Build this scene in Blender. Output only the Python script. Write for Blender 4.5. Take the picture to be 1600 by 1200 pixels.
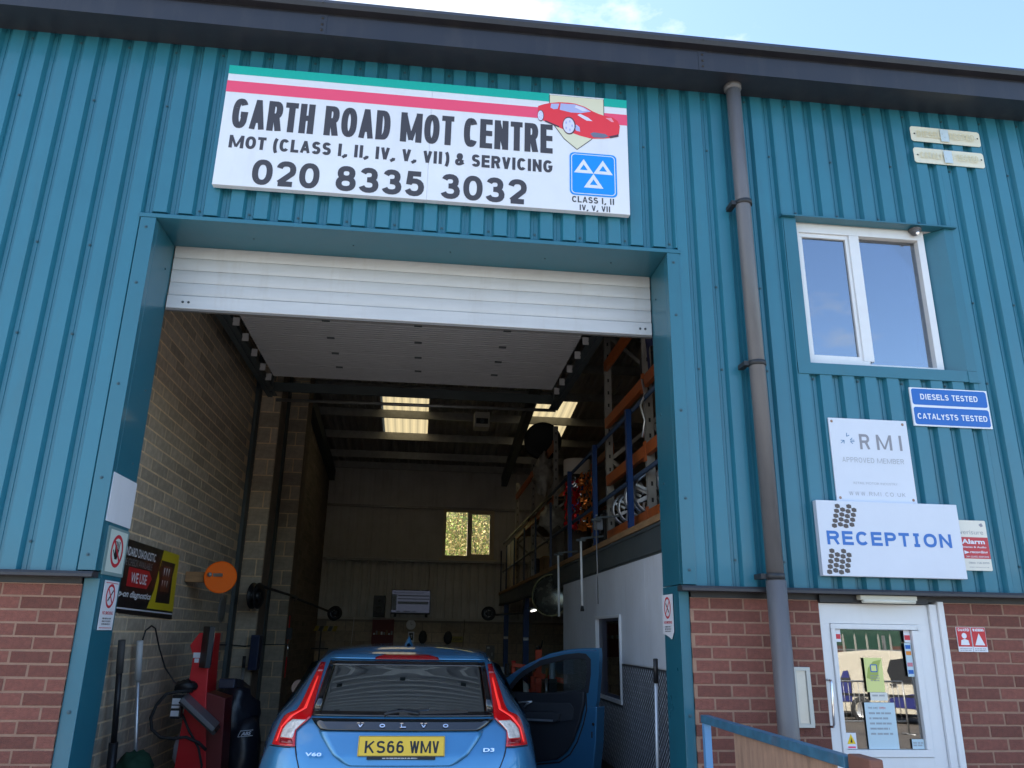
import bpy, bmesh, math, random
from mathutils import Vector, Matrix
random.seed(7)
S = bpy.context.scene
for o in list(bpy.data.objects): bpy.data.objects.remove(o)
COL = S.collection

# ------------------------------------------------------------------ camera
YAW, PITCH, ROLL, F_PX = 0.109352, 0.309119, 0.016615, 1224.41
cd = bpy.data.cameras.new('camera'); cam = bpy.data.objects.new('camera', cd); COL.objects.link(cam)
fw = Vector((math.sin(YAW)*math.cos(PITCH), math.cos(YAW)*math.cos(PITCH), math.sin(PITCH)))
r0 = Vector((math.cos(YAW), -math.sin(YAW), 0)); u0 = r0.cross(fw)
rr = math.cos(ROLL)*r0 + math.sin(ROLL)*u0; uu = -math.sin(ROLL)*r0 + math.cos(ROLL)*u0
M = Matrix((rr, uu, -fw)).transposed().to_4x4(); M.translation = Vector((0, -4.976, 1.58))
cam.matrix_world = M
cd.sensor_width = 36; cd.lens = 36*F_PX/1600; cd.clip_start = .05; cd.clip_end = 2000
S.camera = cam

# ------------------------------------------------------------------ sky and sun
SUN_EL, SUN_AZ = math.radians(48), math.radians(-62)      # azimuth from +Y towards +X; the sun stands behind the unit
w = bpy.data.worlds.new("World"); S.world = w; w.use_nodes = True
nt = w.node_tree; nt.nodes.clear()
N = nt.nodes.new; L = nt.links.new
out = N('ShaderNodeOutputWorld'); bg = N('ShaderNodeBackground'); bg.inputs[1].default_value = .11
sky = N('ShaderNodeTexSky'); sky.sky_type = 'NISHITA'; sky.sun_disc = False
sky.sun_elevation = SUN_EL; sky.sun_rotation = SUN_AZ; sky.air_density = 1.0; sky.dust_density = .8; sky.ozone_density = 1.4
tc = N('ShaderNodeTexCoord'); mp = N('ShaderNodeMapping'); mp.inputs['Scale'].default_value = (2.2, 2.2, 5.0); mp.inputs['Location'].default_value = (.4, .1, .3)
cn = N('ShaderNodeTexNoise'); cn.inputs['Scale'].default_value = 2.1; cn.inputs['Detail'].default_value = 7; cn.inputs['Roughness'].default_value = .58
cr = N('ShaderNodeValToRGB'); cr.color_ramp.elements[0].position = .50; cr.color_ramp.elements[1].position = .66
sep = N('ShaderNodeSeparateXYZ'); mr = N('ShaderNodeMapRange')      # more cloud towards the west (-X)
mr.inputs[1].default_value = -.75; mr.inputs[2].default_value = .10; mr.inputs[3].default_value = .14; mr.inputs[4].default_value = -.14
ad = N('ShaderNodeMath'); ad.operation = 'ADD'
mx = N('ShaderNodeMixRGB'); mx.inputs[2].default_value = (3.3, 3.4, 3.5, 1)
L(tc.outputs['Generated'], mp.inputs[0]); L(mp.outputs[0], cn.inputs[0]); L(tc.outputs['Generated'], sep.inputs[0])
cb = N('ShaderNodeMath'); cb.operation = 'MULTIPLY_ADD'; cb.inputs[1].default_value = -.6      # x - .6*y
L(sep.outputs[1], cb.inputs[0]); L(sep.outputs[0], cb.inputs[2]); L(cb.outputs[0], mr.inputs[0]); L(cn.outputs[0], ad.inputs[0]); L(mr.outputs[0], ad.inputs[1]); L(ad.outputs[0], cr.inputs[0])
L(cr.outputs[0], mx.inputs[0]); L(sky.outputs[0], mx.inputs[1]); L(mx.outputs[0], bg.inputs[0]); L(bg.outputs[0], out.inputs[0])
sd = bpy.data.lights.new('sun', 'SUN'); sd.energy = 4.4; sd.angle = math.radians(.5); sd.color = (1, .94, .84)
so = bpy.data.objects.new('sun', sd); COL.objects.link(so)
sdir = Vector((math.sin(SUN_AZ)*math.cos(SUN_EL), math.cos(SUN_AZ)*math.cos(SUN_EL), math.sin(SUN_EL)))
so.rotation_euler = sdir.to_track_quat('Z', 'Y').to_euler(); so.location = (0, 30, 30)
S.view_settings.view_transform = 'Standard'; S.view_settings.look = 'None'
S.view_settings.exposure = 2.08; S.view_settings.gamma = 1; S.view_settings.use_curve_mapping = False
S.render.engine = 'CYCLES'; S.cycles.use_denoising = True
S.cycles.max_bounces = 14; S.cycles.diffuse_bounces = 9; S.cycles.glossy_bounces = 4; S.cycles.transparent_max_bounces = 12
S.cycles.caustics_reflective = False; S.cycles.caustics_refractive = False
S.cycles.sample_clamp_indirect = 6

# ------------------------------------------------------------------ materials
def lin(c):
    c /= 255.; return c/12.92 if c <= .04045 else ((c+.055)/1.055)**2.4
def s3(r, g, b): return (lin(r), lin(g), lin(b))
MATS = {}
def pbr(name, col, rough=.5, metal=0., var=.0, vscale=3., bump=0., bscale=60., coat=0., emit=None, estr=0., island=0., dirt=0., dcol=(.05,.045,.04), spec=None, stretch=None):
    if name in MATS: return MATS[name]
    m = bpy.data.materials.new(name); m.use_nodes = True; t = m.node_tree; n = t.nodes; b = n['Principled BSDF']
    b.inputs['Roughness'].default_value = rough; b.inputs['Metallic'].default_value = metal
    b.inputs['Coat Weight'].default_value = coat; b.inputs['Coat Roughness'].default_value = .06
    if spec is not None: b.inputs['Specular IOR Level'].default_value = spec
    b.inputs['Base Color'].default_value = (*col, 1)
    tcn = n.new('ShaderNodeTexCoord'); src = tcn.outputs['Object']
    if stretch:
        mm = n.new('ShaderNodeMapping'); mm.inputs['Scale'].default_value = stretch; t.links.new(src, mm.inputs[0]); src = mm.outputs[0]
    last = None
    def cur():
        if last: return last
        c = n.new('ShaderNodeRGB'); c.outputs[0].default_value = (*col, 1); return c.outputs[0]
    if var:
        nz = n.new('ShaderNodeTexNoise'); nz.inputs['Scale'].default_value = vscale; nz.inputs['Detail'].default_value = 6; nz.inputs['Roughness'].default_value = .65
        t.links.new(src, nz.inputs[0])
        mrn = n.new('ShaderNodeMapRange'); mrn.inputs[1].default_value = .3; mrn.inputs[2].default_value = .7
        mrn.inputs[3].default_value = 1-var; mrn.inputs[4].default_value = 1+var; t.links.new(nz.outputs[0], mrn.inputs[0])
        v = n.new('ShaderNodeVectorMath'); v.operation = 'SCALE'; t.links.new(cur(), v.inputs[0]); t.links.new(mrn.outputs[0], v.inputs['Scale']); last = v.outputs[0]
        mr2 = n.new('ShaderNodeMapRange'); mr2.inputs[1].default_value = .3; mr2.inputs[2].default_value = .7
        mr2.inputs[3].default_value = max(.02, rough-.08); mr2.inputs[4].default_value = min(1, rough+.1); t.links.new(nz.outputs[0], mr2.inputs[0]); t.links.new(mr2.outputs[0], b.inputs['Roughness'])
    if island:
        oi = n.new('ShaderNodeObjectInfo'); g = n.new('ShaderNodeNewGeometry')
        a1 = n.new('ShaderNodeMath'); a1.operation = 'ADD'; t.links.new(oi.outputs['Random'], a1.inputs[0]); t.links.new(g.outputs['Random Per Island'], a1.inputs[1])
        fr = n.new('ShaderNodeMath'); fr.operation = 'FRACT'; t.links.new(a1.outputs[0], fr.inputs[0])
        mrn = n.new('ShaderNodeMapRange'); mrn.inputs[3].default_value = 1-island; mrn.inputs[4].default_value = 1+island*.8; t.links.new(fr.outputs[0], mrn.inputs[0])
        v = n.new('ShaderNodeVectorMath'); v.operation = 'SCALE'; t.links.new(cur(), v.inputs[0]); t.links.new(mrn.outputs[0], v.inputs['Scale']); last = v.outputs[0]
    if dirt:
        nz = n.new('ShaderNodeTexNoise'); nz.inputs['Scale'].default_value = 1.7; nz.inputs['Detail'].default_value = 10; nz.inputs['Roughness'].default_value = .7
        mm = n.new('ShaderNodeMapping'); mm.inputs['Scale'].default_value = (4, 4, .7); t.links.new(tcn.outputs['Object'], mm.inputs[0]); t.links.new(mm.outputs[0], nz.inputs[0])
        mrn = n.new('ShaderNodeMapRange'); mrn.inputs[1].default_value = .52; mrn.inputs[2].default_value = .78; mrn.inputs[4].default_value = dirt; t.links.new(nz.outputs[0], mrn.inputs[0])
        mxn = n.new('ShaderNodeMixRGB'); mxn.inputs[2].default_value = (*dcol, 1); t.links.new(mrn.outputs[0], mxn.inputs[0]); t.links.new(cur(), mxn.inputs[1]); last = mxn.outputs[0]
    if last: t.links.new(last, b.inputs['Base Color'])
    if bump:
        nz = n.new('ShaderNodeTexNoise'); nz.inputs['Scale'].default_value = bscale; nz.inputs['Detail'].default_value = 5; t.links.new(src, nz.inputs[0])
        bp = n.new('ShaderNodeBump'); bp.inputs['Strength'].default_value = bump; bp.inputs['Distance'].default_value = .01
        t.links.new(nz.outputs[0], bp.inputs['Height']); t.links.new(bp.outputs[0], b.inputs['Normal'])
    if emit: b.inputs['Emission Color'].default_value = (*emit, 1); b.inputs['Emission Strength'].default_value = estr
    MATS[name] = m; return m
def glass(name, tint=(1,1,1), trans=.75, rough=.0, ior=1.5, gloss=None, gcol=(1,1,1)):
    if name in MATS: return MATS[name]
    m = bpy.data.materials.new(name); m.use_nodes = True; t = m.node_tree; n = t.nodes; n.clear()
    o = n.new('ShaderNodeOutputMaterial'); tr = n.new('ShaderNodeBsdfTransparent'); tr.inputs[0].default_value = (*[c*trans for c in tint], 1)
    gl = n.new('ShaderNodeBsdfGlossy'); gl.inputs[0].default_value = (*gcol, 1); gl.inputs['Roughness'].default_value = rough
    fr = n.new('ShaderNodeFresnel'); fr.inputs[0].default_value = ior; mxs = n.new('ShaderNodeMixShader')
    fac = fr.outputs[0]
    if gloss:
        mr_ = n.new('ShaderNodeMapRange'); mr_.inputs[3].default_value = gloss; t.links.new(fac, mr_.inputs[0]); fac = mr_.outputs[0]
    t.links.new(fac, mxs.inputs[0]); t.links.new(tr.outputs[0], mxs.inputs[1]); t.links.new(gl.outputs[0], mxs.inputs[2]); t.links.new(mxs.outputs[0], o.inputs[0])
    MATS[name] = m; return m
def translucent(name, col, tw=.6):
    m = bpy.data.materials.new(name); m.use_nodes = True; t = m.node_tree; n = t.nodes; n.clear()
    o = n.new('ShaderNodeOutputMaterial'); a = n.new('ShaderNodeBsdfTranslucent'); b = n.new('ShaderNodeBsdfDiffuse'); mxs = n.new('ShaderNodeMixShader')
    a.inputs[0].default_value = (*col, 1); b.inputs[0].default_value = (*[c*.8 for c in col], 1); mxs.inputs[0].default_value = tw
    t.links.new(b.outputs[0], mxs.inputs[1]); t.links.new(a.outputs[0], mxs.inputs[2]); t.links.new(mxs.outputs[0], o.inputs[0]); MATS[name] = m; return m

TEAL = pbr('teal_paint', (.021,.160,.230), .36, coat=.22, var=.13, vscale=.55, bump=.05, bscale=7, dirt=.38, dcol=(.045,.12,.145), island=.06)
TEALT = pbr('teal_trim_paint', (.019,.138,.195), .34, coat=.2, var=.10, vscale=.8, dirt=.25, dcol=(.04,.08,.1))
FASCIA = pbr('dark_grey_fascia', (.021,.022,.030), .42, var=.12, vscale=4, dirt=.25, dcol=(.09,.08,.07))
DRIP = pbr('dark_drip_flashing', (.035,.036,.042), .5, var=.1, dirt=.2, dcol=(.1,.09,.08))
PIPE = pbr('grey_downpipe_plastic', (.135,.132,.138), .40, var=.12, vscale=3, dirt=.35, dcol=(.07,.06,.05), stretch=(3,3,.6))
BRICK = pbr('red_brown_brick', (.215,.078,.058), .88, var=.22, vscale=34, bump=.9, bscale=150, island=.24, dirt=.12, dcol=(.33,.2,.15))
MORTAR = pbr('tan_mortar', (.31,.185,.13), .95, var=.15, vscale=12, bump=.5, bscale=120)
BLOCK = pbr('grey_concrete_block', (.47,.395,.305), .9, var=.2, vscale=14, bump=.6, bscale=110, island=.20)
BMORTAR = pbr('yellow_sand_mortar', (.80,.62,.40), .95, var=.15, vscale=10, bump=.4, bscale=100)
WHITE = pbr('white_upvc', (.74,.75,.76), .35, var=.03, dirt=.12, dcol=(.35,.33,.3))
WHITEB = pbr('white_sign_board', (.75,.77,.82), .4, var=.03, vscale=2, dirt=.22, dcol=(.52,.51,.50))
WHITES = pbr('white_shutter_paint', (.56,.57,.59), .36, var=.07, vscale=2, dirt=.4, dcol=(.4,.36,.32), stretch=(1,1,6))
INKD = pbr('charcoal_print', (.050,.046,.056), .5)
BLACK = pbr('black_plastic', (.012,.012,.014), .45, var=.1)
RUBBER = pbr('black_rubber', (.02,.02,.021), .8, var=.2)
STEELG = pbr('dark_painted_steel', (.065,.082,.088), .5, var=.15, dirt=.2, dcol=(.1,.09,.08))
STEELD = pbr('very_dark_steel', (.02,.022,.026), .5, var=.2)
GALV = pbr('galvanised_steel', (.32,.32,.31), .45, .6, var=.2, vscale=8)
ALU = pbr('brushed_aluminium', (.62,.63,.64), .35, .8, var=.1)
CHROME = pbr('chrome', (.8,.8,.82), .12, 1.)
LINER = pbr('grey_liner_sheet', (.56,.56,.56), .55, var=.12, vscale=2, dirt=.2, dcol=(.12,.1,.08))
CEIL = pbr('ribbed_door_panel_white', (.50,.50,.52), .5, var=.06, dirt=.2, dcol=(.2,.17,.15))
CONC = pbr('concrete_floor', (.36,.35,.34), .6, var=.25, vscale=1.5, bump=.2, bscale=30)
TARMAC = pbr('tarmac', (.06,.058,.055), .9, var=.2, vscale=2, bump=.6, bscale=90)
ORANGE = pbr('orange_rack_paint', (.40,.095,.02), .5, var=.2, dirt=.4, dcol=(.12,.05,.03))
DISCO = pbr('bright_orange_plastic', (.95,.15,.0), .6, var=.04, spec=.25)
BLUEP = pbr('blue_post_paint', (.007,.042,.17), .45, var=.12)
RED = pbr('red_machine_paint', (.62,.018,.024), .35, var=.08)
TIMBER = pbr('rough_timber', (.33,.19,.09), .8, var=.25, vscale=5, stretch=(1,1,6))
PLY = pbr('weathered_plywood', (.36,.22,.15), .85, var=.3, vscale=5, bump=.3, bscale=60, stretch=(4,4,.8), dirt=.4, dcol=(.14,.1,.08))
RAILB = pbr('worn_blue_rail_paint', (.045,.14,.22), .5, var=.3, vscale=14, dirt=.5, dcol=(.13,.06,.04))
CARDB = pbr('cardboard', (.30,.19,.1), .85, var=.1)
PANELW = pbr('white_wall_board', (.70,.73,.78), .5, var=.07, vscale=1.5, dirt=.35, dcol=(.38,.37,.35))
CHECK = pbr('aluminium_tread_plate', (.50,.52,.56), .38, .3, var=.2, vscale=6)
CHECKB = pbr('dull_tread_base', (.030,.032,.038), .5, .0, var=.25, vscale=5)
PVC = pbr('cream_print', (.72,.70,.52), .5)

# ------------------------------------------------------------------ mesh helpers
def V(*a): return Vector(a)
class MB:
    def __init__(s): s.v = []; s.f = []; s.sm = []; s.mi = []; s.cur = 0
    def add(s, vs, fs, sm=False):
        o = len(s.v); s.v += [Vector(q) for q in vs]
        for f in fs: s.f.append([i+o for i in f]); s.sm.append(sm); s.mi.append(s.cur)
        return s
    def box(s, x0, x1, y0, y1, z0, z1):
        return s.add([(x0,y0,z0),(x1,y0,z0),(x1,y1,z0),(x0,y1,z0),(x0,y0,z1),(x1,y0,z1),(x1,y1,z1),(x0,y1,z1)],
              [(0,3,2,1),(4,5,6,7),(0,1,5,4),(1,2,6,5),(2,3,7,6),(3,0,4,7)])
    def obox(s, c, X, Y, Z):
        c, X, Y, Z = Vector(c), Vector(X), Vector(Y), Vector(Z)
        return s.add([c+a*X+b*Y+d*Z for d in (-1,1) for b, a in ((-1,-1),(-1,1),(1,1),(1,-1))],
              [(0,3,2,1),(4,5,6,7),(0,1,5,4),(1,2,6,5),(2,3,7,6),(3,0,4,7)])
    def beam(s, a, b, wd, h, up=(0,0,1)):
        a, b = Vector(a), Vector(b); d = (b-a); l = d.length; d.normalize(); u = Vector(up); x = d.cross(u)
        if x.length < 1e-4: x = d.cross(Vector((0,1,0)))
        x.normalize(); u = x.cross(d)
        return s.obox((a+b)/2, d*l/2, x*wd/2, u*h/2)
    def prism(s, pts, off):
        n = len(pts); off = Vector(off); a = [Vector(q) for q in pts]; b = [q+off for q in a]
        return s.add(a+b, [list(range(n))[::-1], [i+n for i in range(n)]] + [(i, (i+1) % n, (i+1) % n+n, i+n) for i in range(n)])
    def tube(s, pts, r, n=10, cap=True, r2=None, sm=True):
        pts = [Vector(q) for q in pts]; m = len(pts); base = len(s.v); vs = []; fs = []
        d = (pts[1]-pts[0]).normalized(); ref = Vector((0,0,1)) if abs(d.z) < .9 else Vector((1,0,0)); x = d.cross(ref).normalized()
        for i, q in enumerate(pts):
            d = (pts[min(i+1, m-1)]-pts[max(i-1, 0)]).normalized(); x = (x-d*x.dot(d)).normalized(); y = d.cross(x)
            rad = r if r2 is None else r+(r2-r)*i/(m-1)
            vs += [q+rad*(math.cos(2*math.pi*k/n)*x+math.sin(2*math.pi*k/n)*y) for k in range(n)]
        for i in range(m-1):
            for k in range(n): fs.append((i*n+k, i*n+(k+1) % n, (i+1)*n+(k+1) % n, (i+1)*n+k))
        s.add(vs, fs, sm)
        if cap:
            s.add(vs[:n], [tuple(range(n))[::-1]]); s.add(vs[-n:], [tuple(range(n))])
        return s
    def lathe(s, c, ax, prof, n=24, sm=True, closed=True):
        c = Vector(c); d = Vector(ax).normalized(); ref = Vector((0,0,1)) if abs(d.z) < .9 else Vector((1,0,0)); x = d.cross(ref).normalized(); y = d.cross(x)
        vs = []; fs = []; m = len(prof)
        for r, h in prof: vs += [c+d*h+max(r, 1e-4)*(math.cos(2*math.pi*k/n)*x+math.sin(2*math.pi*k/n)*y) for k in range(n)]
        for i in range(m-1):
            for k in range(n): fs.append((i*n+k, i*n+(k+1) % n, (i+1)*n+(k+1) % n, (i+1)*n+k))
        return s.add(vs, fs, sm)
    def grid(s, rows, sm=True):
        n = len(rows[0]); vs = [q for r in rows for q in r]
        return s.add(vs, [(i*n+j, i*n+j+1, (i+1)*n+j+1, (i+1)*n+j) for i in range(len(rows)-1) for j in range(n-1)], sm)
    def quad(s, a, b, c, d): return s.add([a,b,c,d], [(0,1,2,3)])
    def build(s, name, mat, parent=None, kind=None, bevel=0, label=None, recalc=True, origin=None):
        me = bpy.data.meshes.new(name)
        off = Vector(origin) if origin is not None else (root_loc(parent) if parent else Vector())
        me.from_pydata([q-off for q in s.v], [], s.f)
        mats = mat if isinstance(mat, (list, tuple)) else [mat]
        for m_ in mats: me.materials.append(m_)
        me.polygons.foreach_set('use_smooth', s.sm); me.polygons.foreach_set('material_index', s.mi)
        if recalc:
            bm = bmesh.new(); bm.from_mesh(me); bmesh.ops.remove_doubles(bm, verts=bm.verts, dist=1e-5); bmesh.ops.recalc_face_normals(bm, faces=bm.faces); bm.to_mesh(me); bm.free()
        me.update()
        o = bpy.data.objects.new(name, me); COL.objects.link(o)
        if parent: o.parent = parent; o.location = off-root_loc(parent)
        else: o.location = off
        if kind: o['kind'] = kind
        if label: o['label'] = label
        if bevel:
            b = o.modifiers.new('bevel', 'BEVEL'); b.width = bevel; b.segments = 2; b.limit_method = 'ANGLE'; b.harden_normals = False
        return o
def root_loc(o):
    v = Vector(o.location)
    while o.parent: o = o.parent; v = v+o.location
    return v
def thing(name, label, cat, loc=(0,0,0), group=None, kind=None):
    o = bpy.data.objects.new(name, None); COL.objects.link(o); o.location = loc; o.empty_display_size = .1
    if label: o['label'] = label
    if cat: o['category'] = cat
    if group: o['group'] = group
    if kind or label: o['kind'] = kind or 'thing'
    return o
def tag(o, label, cat, group=None):
    o['kind'] = 'thing'
    o['label'] = label; o['category'] = cat
    if group: o['group'] = group
    return o
def B(name, mat, parent, x0, x1, y0, y1, z0, z1, bevel=0, **k): return MB().box(x0,x1,y0,y1,z0,z1).build(name, mat, parent, bevel=bevel, **k)
def piece(mesh, mats, name, parent, loc):           # one of many alike pieces, mesh data shared; loc in world space
    o = bpy.data.objects.new(name, mesh); COL.objects.link(o); o.parent = parent; o.location = Vector(loc)-root_loc(parent); return o
def mesh_of(mb, mat, name):
    me = bpy.data.meshes.new(name); me.from_pydata(mb.v, [], mb.f); me.materials.append(mat)
    bm = bmesh.new(); bm.from_mesh(me); bmesh.ops.recalc_face_normals(bm, faces=bm.faces); bm.to_mesh(me); bm.free(); me.update(); return me
def blockmesh(w_, d_, h_, mat, name, ch=.004):      # a brick or block with chamfered front edges; front faces -Y, origin at its lower left front
    a = [(0,d_,0),(w_,d_,0),(w_,d_,h_),(0,d_,h_),(0,ch,0),(w_,ch,0),(w_,ch,h_),(0,ch,h_),(ch,0,ch),(w_-ch,0,ch),(w_-ch,0,h_-ch),(ch,0,h_-ch)]
    f = [(8,9,10,11),(4,5,9,8),(5,6,10,9),(6,7,11,10),(7,4,8,11),(0,1,5,4),(1,2,6,5),(2,3,7,6),(3,0,4,7),(3,2,1,0)]
    mb = MB().add(a, f); return mb
def txt(name, s, mat, parent, org, ux, uy, wid, hgt, bold=0., shear=0., depth=0., ital=0., spacing=1., center=False):
    """Lettering as a mesh: org = lower left corner in world space, ux/uy = unit directions, wid x hgt = the box it fills."""
    c = bpy.data.curves.new(name, 'FONT'); c.body = s; c.size = 1; c.offset = bold; c.fill_mode = 'FRONT'; c.space_character = spacing; c.shear = ital
    c.resolution_u = 3; c.align_x = 'LEFT'
    t = bpy.data.objects.new(name, c); COL.objects.link(t)
    me = bpy.data.meshes.new_from_object(t.evaluated_get(bpy.context.evaluated_depsgraph_get()))
    bpy.data.objects.remove(t)
    xs = [v.co.x for v in me.vertices]; ys = [v.co.y for v in me.vertices]
    if not xs: return None
    x0, x1, y0, y1 = min(xs), max(xs), min(ys), max(ys); kx = wid/(x1-x0); ky = (hgt/(y1-y0)) if hgt else kx
    org, ux, uy = Vector(org), Vector(ux).normalized(), Vector(uy).normalized()
    off = root_loc(parent) if parent else Vector()
    for v in me.vertices:
        a = (v.co.x-x0)*kx; b = (v.co.y-y0)*ky; v.co = org+ux*a+uy*b-off
    me.materials.clear(); me.materials.append(mat); me.update()
    o = bpy.data.objects.new(name, me); COL.objects.link(o)
    if parent: o.parent = parent
    return o
def ftxt(s, mat, parent, x0, x1, z0, z1, y, bold=0., name='lettering', **k):       # on a plane that faces -Y
    return txt(name, s, mat, parent, (x0, y, z0), (1,0,0), (0,0,1), x1-x0, z1-z0, bold, **k)
def scribble(mat, parent, x0, x1, z, h, y, words=5, ux=(1,0,0), uy=(0,0,1), org=None, name='small_print', n=1, lead=1.8):
    """rows of tiny unreadable print: short bars of letter height"""
    mb = MB(); ux, uy = Vector(ux), Vector(uy); base = Vector((x0, y, z)) if org is None else Vector(org); W = x1-x0
    for r in range(n):
        x = 0.
        while x < W-.3*h:
            wl = random.uniform(1.2, 4)*h
            wl = min(wl, W-x); k = 0.
            while k < wl-.3*h:
                p0 = base+ux*(x+k)-uy*(r*h*lead); mb.quad(p0, p0+ux*h*.38, p0+ux*h*.38+uy*h, p0+uy*h); k += h*.62
            x += wl+h*.6
    return mb.build(name, mat, parent, recalc=False, kind='stuff')
def rpoly(x0, x1, z0, z1, r, n=5):
    pts = []
    for cx, cz, a0 in ((x1-r, z0+r, -90), (x1-r, z1-r, 0), (x0+r, z1-r, 90), (x0+r, z0+r, 180)):
        for k in range(n+1):
            a = math.radians(a0+90*k/n); pts.append((cx+r*math.cos(a), cz+r*math.sin(a)))
    return pts
def plate(name, pts2, y, mat, parent, th=.0, bevel=0):       # flat shape on the facade plane: polygon (x,z) at depth y, thickness th behind it
    mb = MB()
    if th: mb.prism([(a, y, b) for a, b in pts2], (0, th, 0))
    else: mb.add([(a, y, b) for a, b in pts2], [list(range(len(pts2)))])
    return mb.build(name, mat, parent, recalc=bool(th), bevel=bevel)
def rect(x0, x1, z0, z1): return [(x0,z0),(x1,z0),(x1,z1),(x0,z1)]

# a plain grotesque alphabet drawn with strokes of even weight (centre lines in a unit box)
def arc(cx, cz, rx, rz, a0, a1, n=14, e=2.3):
    pts = []
    for k in range(n+1):
        a = math.radians(a0+(a1-a0)*k/n); c, s_ = math.cos(a), math.sin(a)
        pts.append((cx+rx*math.copysign(abs(c)**(2/e), c), cz+rz*math.copysign(abs(s_)**(2/e), s_)))
    return pts
GL = {
 'A': (.76, [[(-.04,-.1),(.5,1.12)], [(1.04,-.1),(.5,1.12)], [(.2,.27),(.8,.27)]]), 'B': (.72, [[(0,0),(0,1),(.6,1)]+arc(.6,.77,.34,.23,90,-90,8)+[(0,.54)], [(.6,.54)]+arc(.62,.27,.38,.27,90,-90,8)+[(0,0)]]),
 'C': (.74, [arc(.5,.5,.5,.5,38,322,22)]), 'D': (.74, [[(0,0),(0,1),(.45,1)]+arc(.45,.5,.55,.5,90,-90,12)+[(0,0)]]),
 'E': (.66, [[(1,0),(0,0),(0,1),(.97,1)], [(0,.52),(.9,.52)]]), 'F': (.62, [[(0,0),(0,1),(1,1)], [(0,.5),(.85,.5)]]),
 'G': (.78, [arc(.5,.5,.5,.5,40,325,22)+[(1,.46),(.56,.46)]]), 'H': (.74, [[(0,0),(0,1)], [(1,0),(1,1)], [(0,.52),(1,.52)]]),
 'I': (.28, [[(.5,0),(.5,1)]]), '|': (.52, [[(.5,-.1),(.5,1.1)], [(0,0),(1,0)], [(0,1),(1,1)]]), 'J': (.56, [arc(.5,.3,.5,.3,200,360,10)+[(1,1)]]), 'K': (.74, [[(0,0),(0,1)], [(1,1),(0,.38)], [(.35,.6),(1,0)]]), 'L': (.61, [[(0,1),(0,0),(1,0)]]),
 'M': (1.12, [[(0,-.2),(0,1.2)], [(1,-.2),(1,1.2)], [(.02,1.12),(.5,-.02)], [(.98,1.12),(.5,-.02)]]), 'N': (.74, [[(0,-.2),(0,1.2)], [(1,-.2),(1,1.2)], [(.0,1.05),(1,-.05)]]), 'O': (.80, [arc(.5,.5,.5,.5,0,360,30)]),
 'P': (.68, [[(0,0),(0,1),(.6,1)]+arc(.6,.74,.4,.26,90,-90,10)+[(0,.48)]]), 'R': (.74, [[(0,0),(0,1),(.6,1)]+arc(.6,.75,.38,.25,90,-90,10)+[(0,.5)], [(.62,.5),(1,0)]]),
 'S': (.68, [arc(.5,.76,.46,.24,22,245,12)+arc(.5,.25,.5,.25,65,-158,12)]), 'T': (.64, [[(.5,0),(.5,1)], [(0,1),(1,1)]]), 'U': (.74, [[(0,1),(0,.35)]+arc(.5,.35,.5,.35,180,360,12)+[(1,1)]]),
 'V': (.70, [[(-.03,1.1),(.5,-.12)], [(1.03,1.1),(.5,-.12)]]), 'W': (1.0, [[(-.02,1.1),(.26,-.12)], [(.5,1.1),(.26,-.12)], [(.5,1.1),(.74,-.12)], [(1.02,1.1),(.74,-.12)]]), 'X': (.68, [[(0,0),(1,1)], [(0,1),(1,0)]]), 'Y': (.68, [[(0,1),(.5,.42),(1,1)], [(.5,.42),(.5,0)]]), 'Z': (.64, [[(0,1),(1,1),(0,0),(1,0)]]),
 '0': (.58, [arc(.5,.5,.5,.5,0,360,28)]), '1': (.4, [[(0,.78),(.7,1),(.7,0)]]), '2': (.58, [arc(.5,.7,.48,.3,170,-32,12)+[(.06,.03)], [(0,0),(1,0)]]),
 '3': (.58, [arc(.46,.76,.42,.24,165,-90,11)+[(.35,.52)], arc(.48,.26,.5,.26,90,-165,12)]), '4': (.58, [[(.75,0),(.75,1),(0,.25),(1,.25)]]),
 '5': (.58, [[(.92,1),(.16,1),(.08,.44)], arc(.47,.32,.5,.32,148,-160,13)]), '6': (.58, [arc(.5,.31,.5,.31,0,360,22), arc(.5,.5,.5,.5,180,48,10)]),
 '7': (.56, [[(0,1),(1,1),(.35,0)]]), '8': (.58, [arc(.5,.76,.42,.24,0,360,20), arc(.5,.26,.5,.26,0,360,22)]), '9': (.58, [arc(.5,.69,.5,.31,0,360,22), arc(.5,.5,.5,.5,0,-132,10)]),
 '(': (.36, [arc(1.1,.4,1.1,.78,112,248,12,2)]), ')': (.36, [arc(-.1,.4,1.1,.78,68,-68,12,2)]), ',': (.30, [[(.75,.10),(.75,-.06),(-.4,-.24)]]), '.': (.26, [[(.5,0),(.5,.09)]]), '-': (.36, [[(0,.36),(1,.36)]]),
 '&': (.78, [[(1,0),(.3,.68)]+arc(.46,.80,.24,.20,200,-20,10)+[(.62,.62),(.14,.36)]+arc(.36,.22,.36,.22,145,300,9)+[(.92,.46)]]), ' ': (.30, [])}
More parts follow.
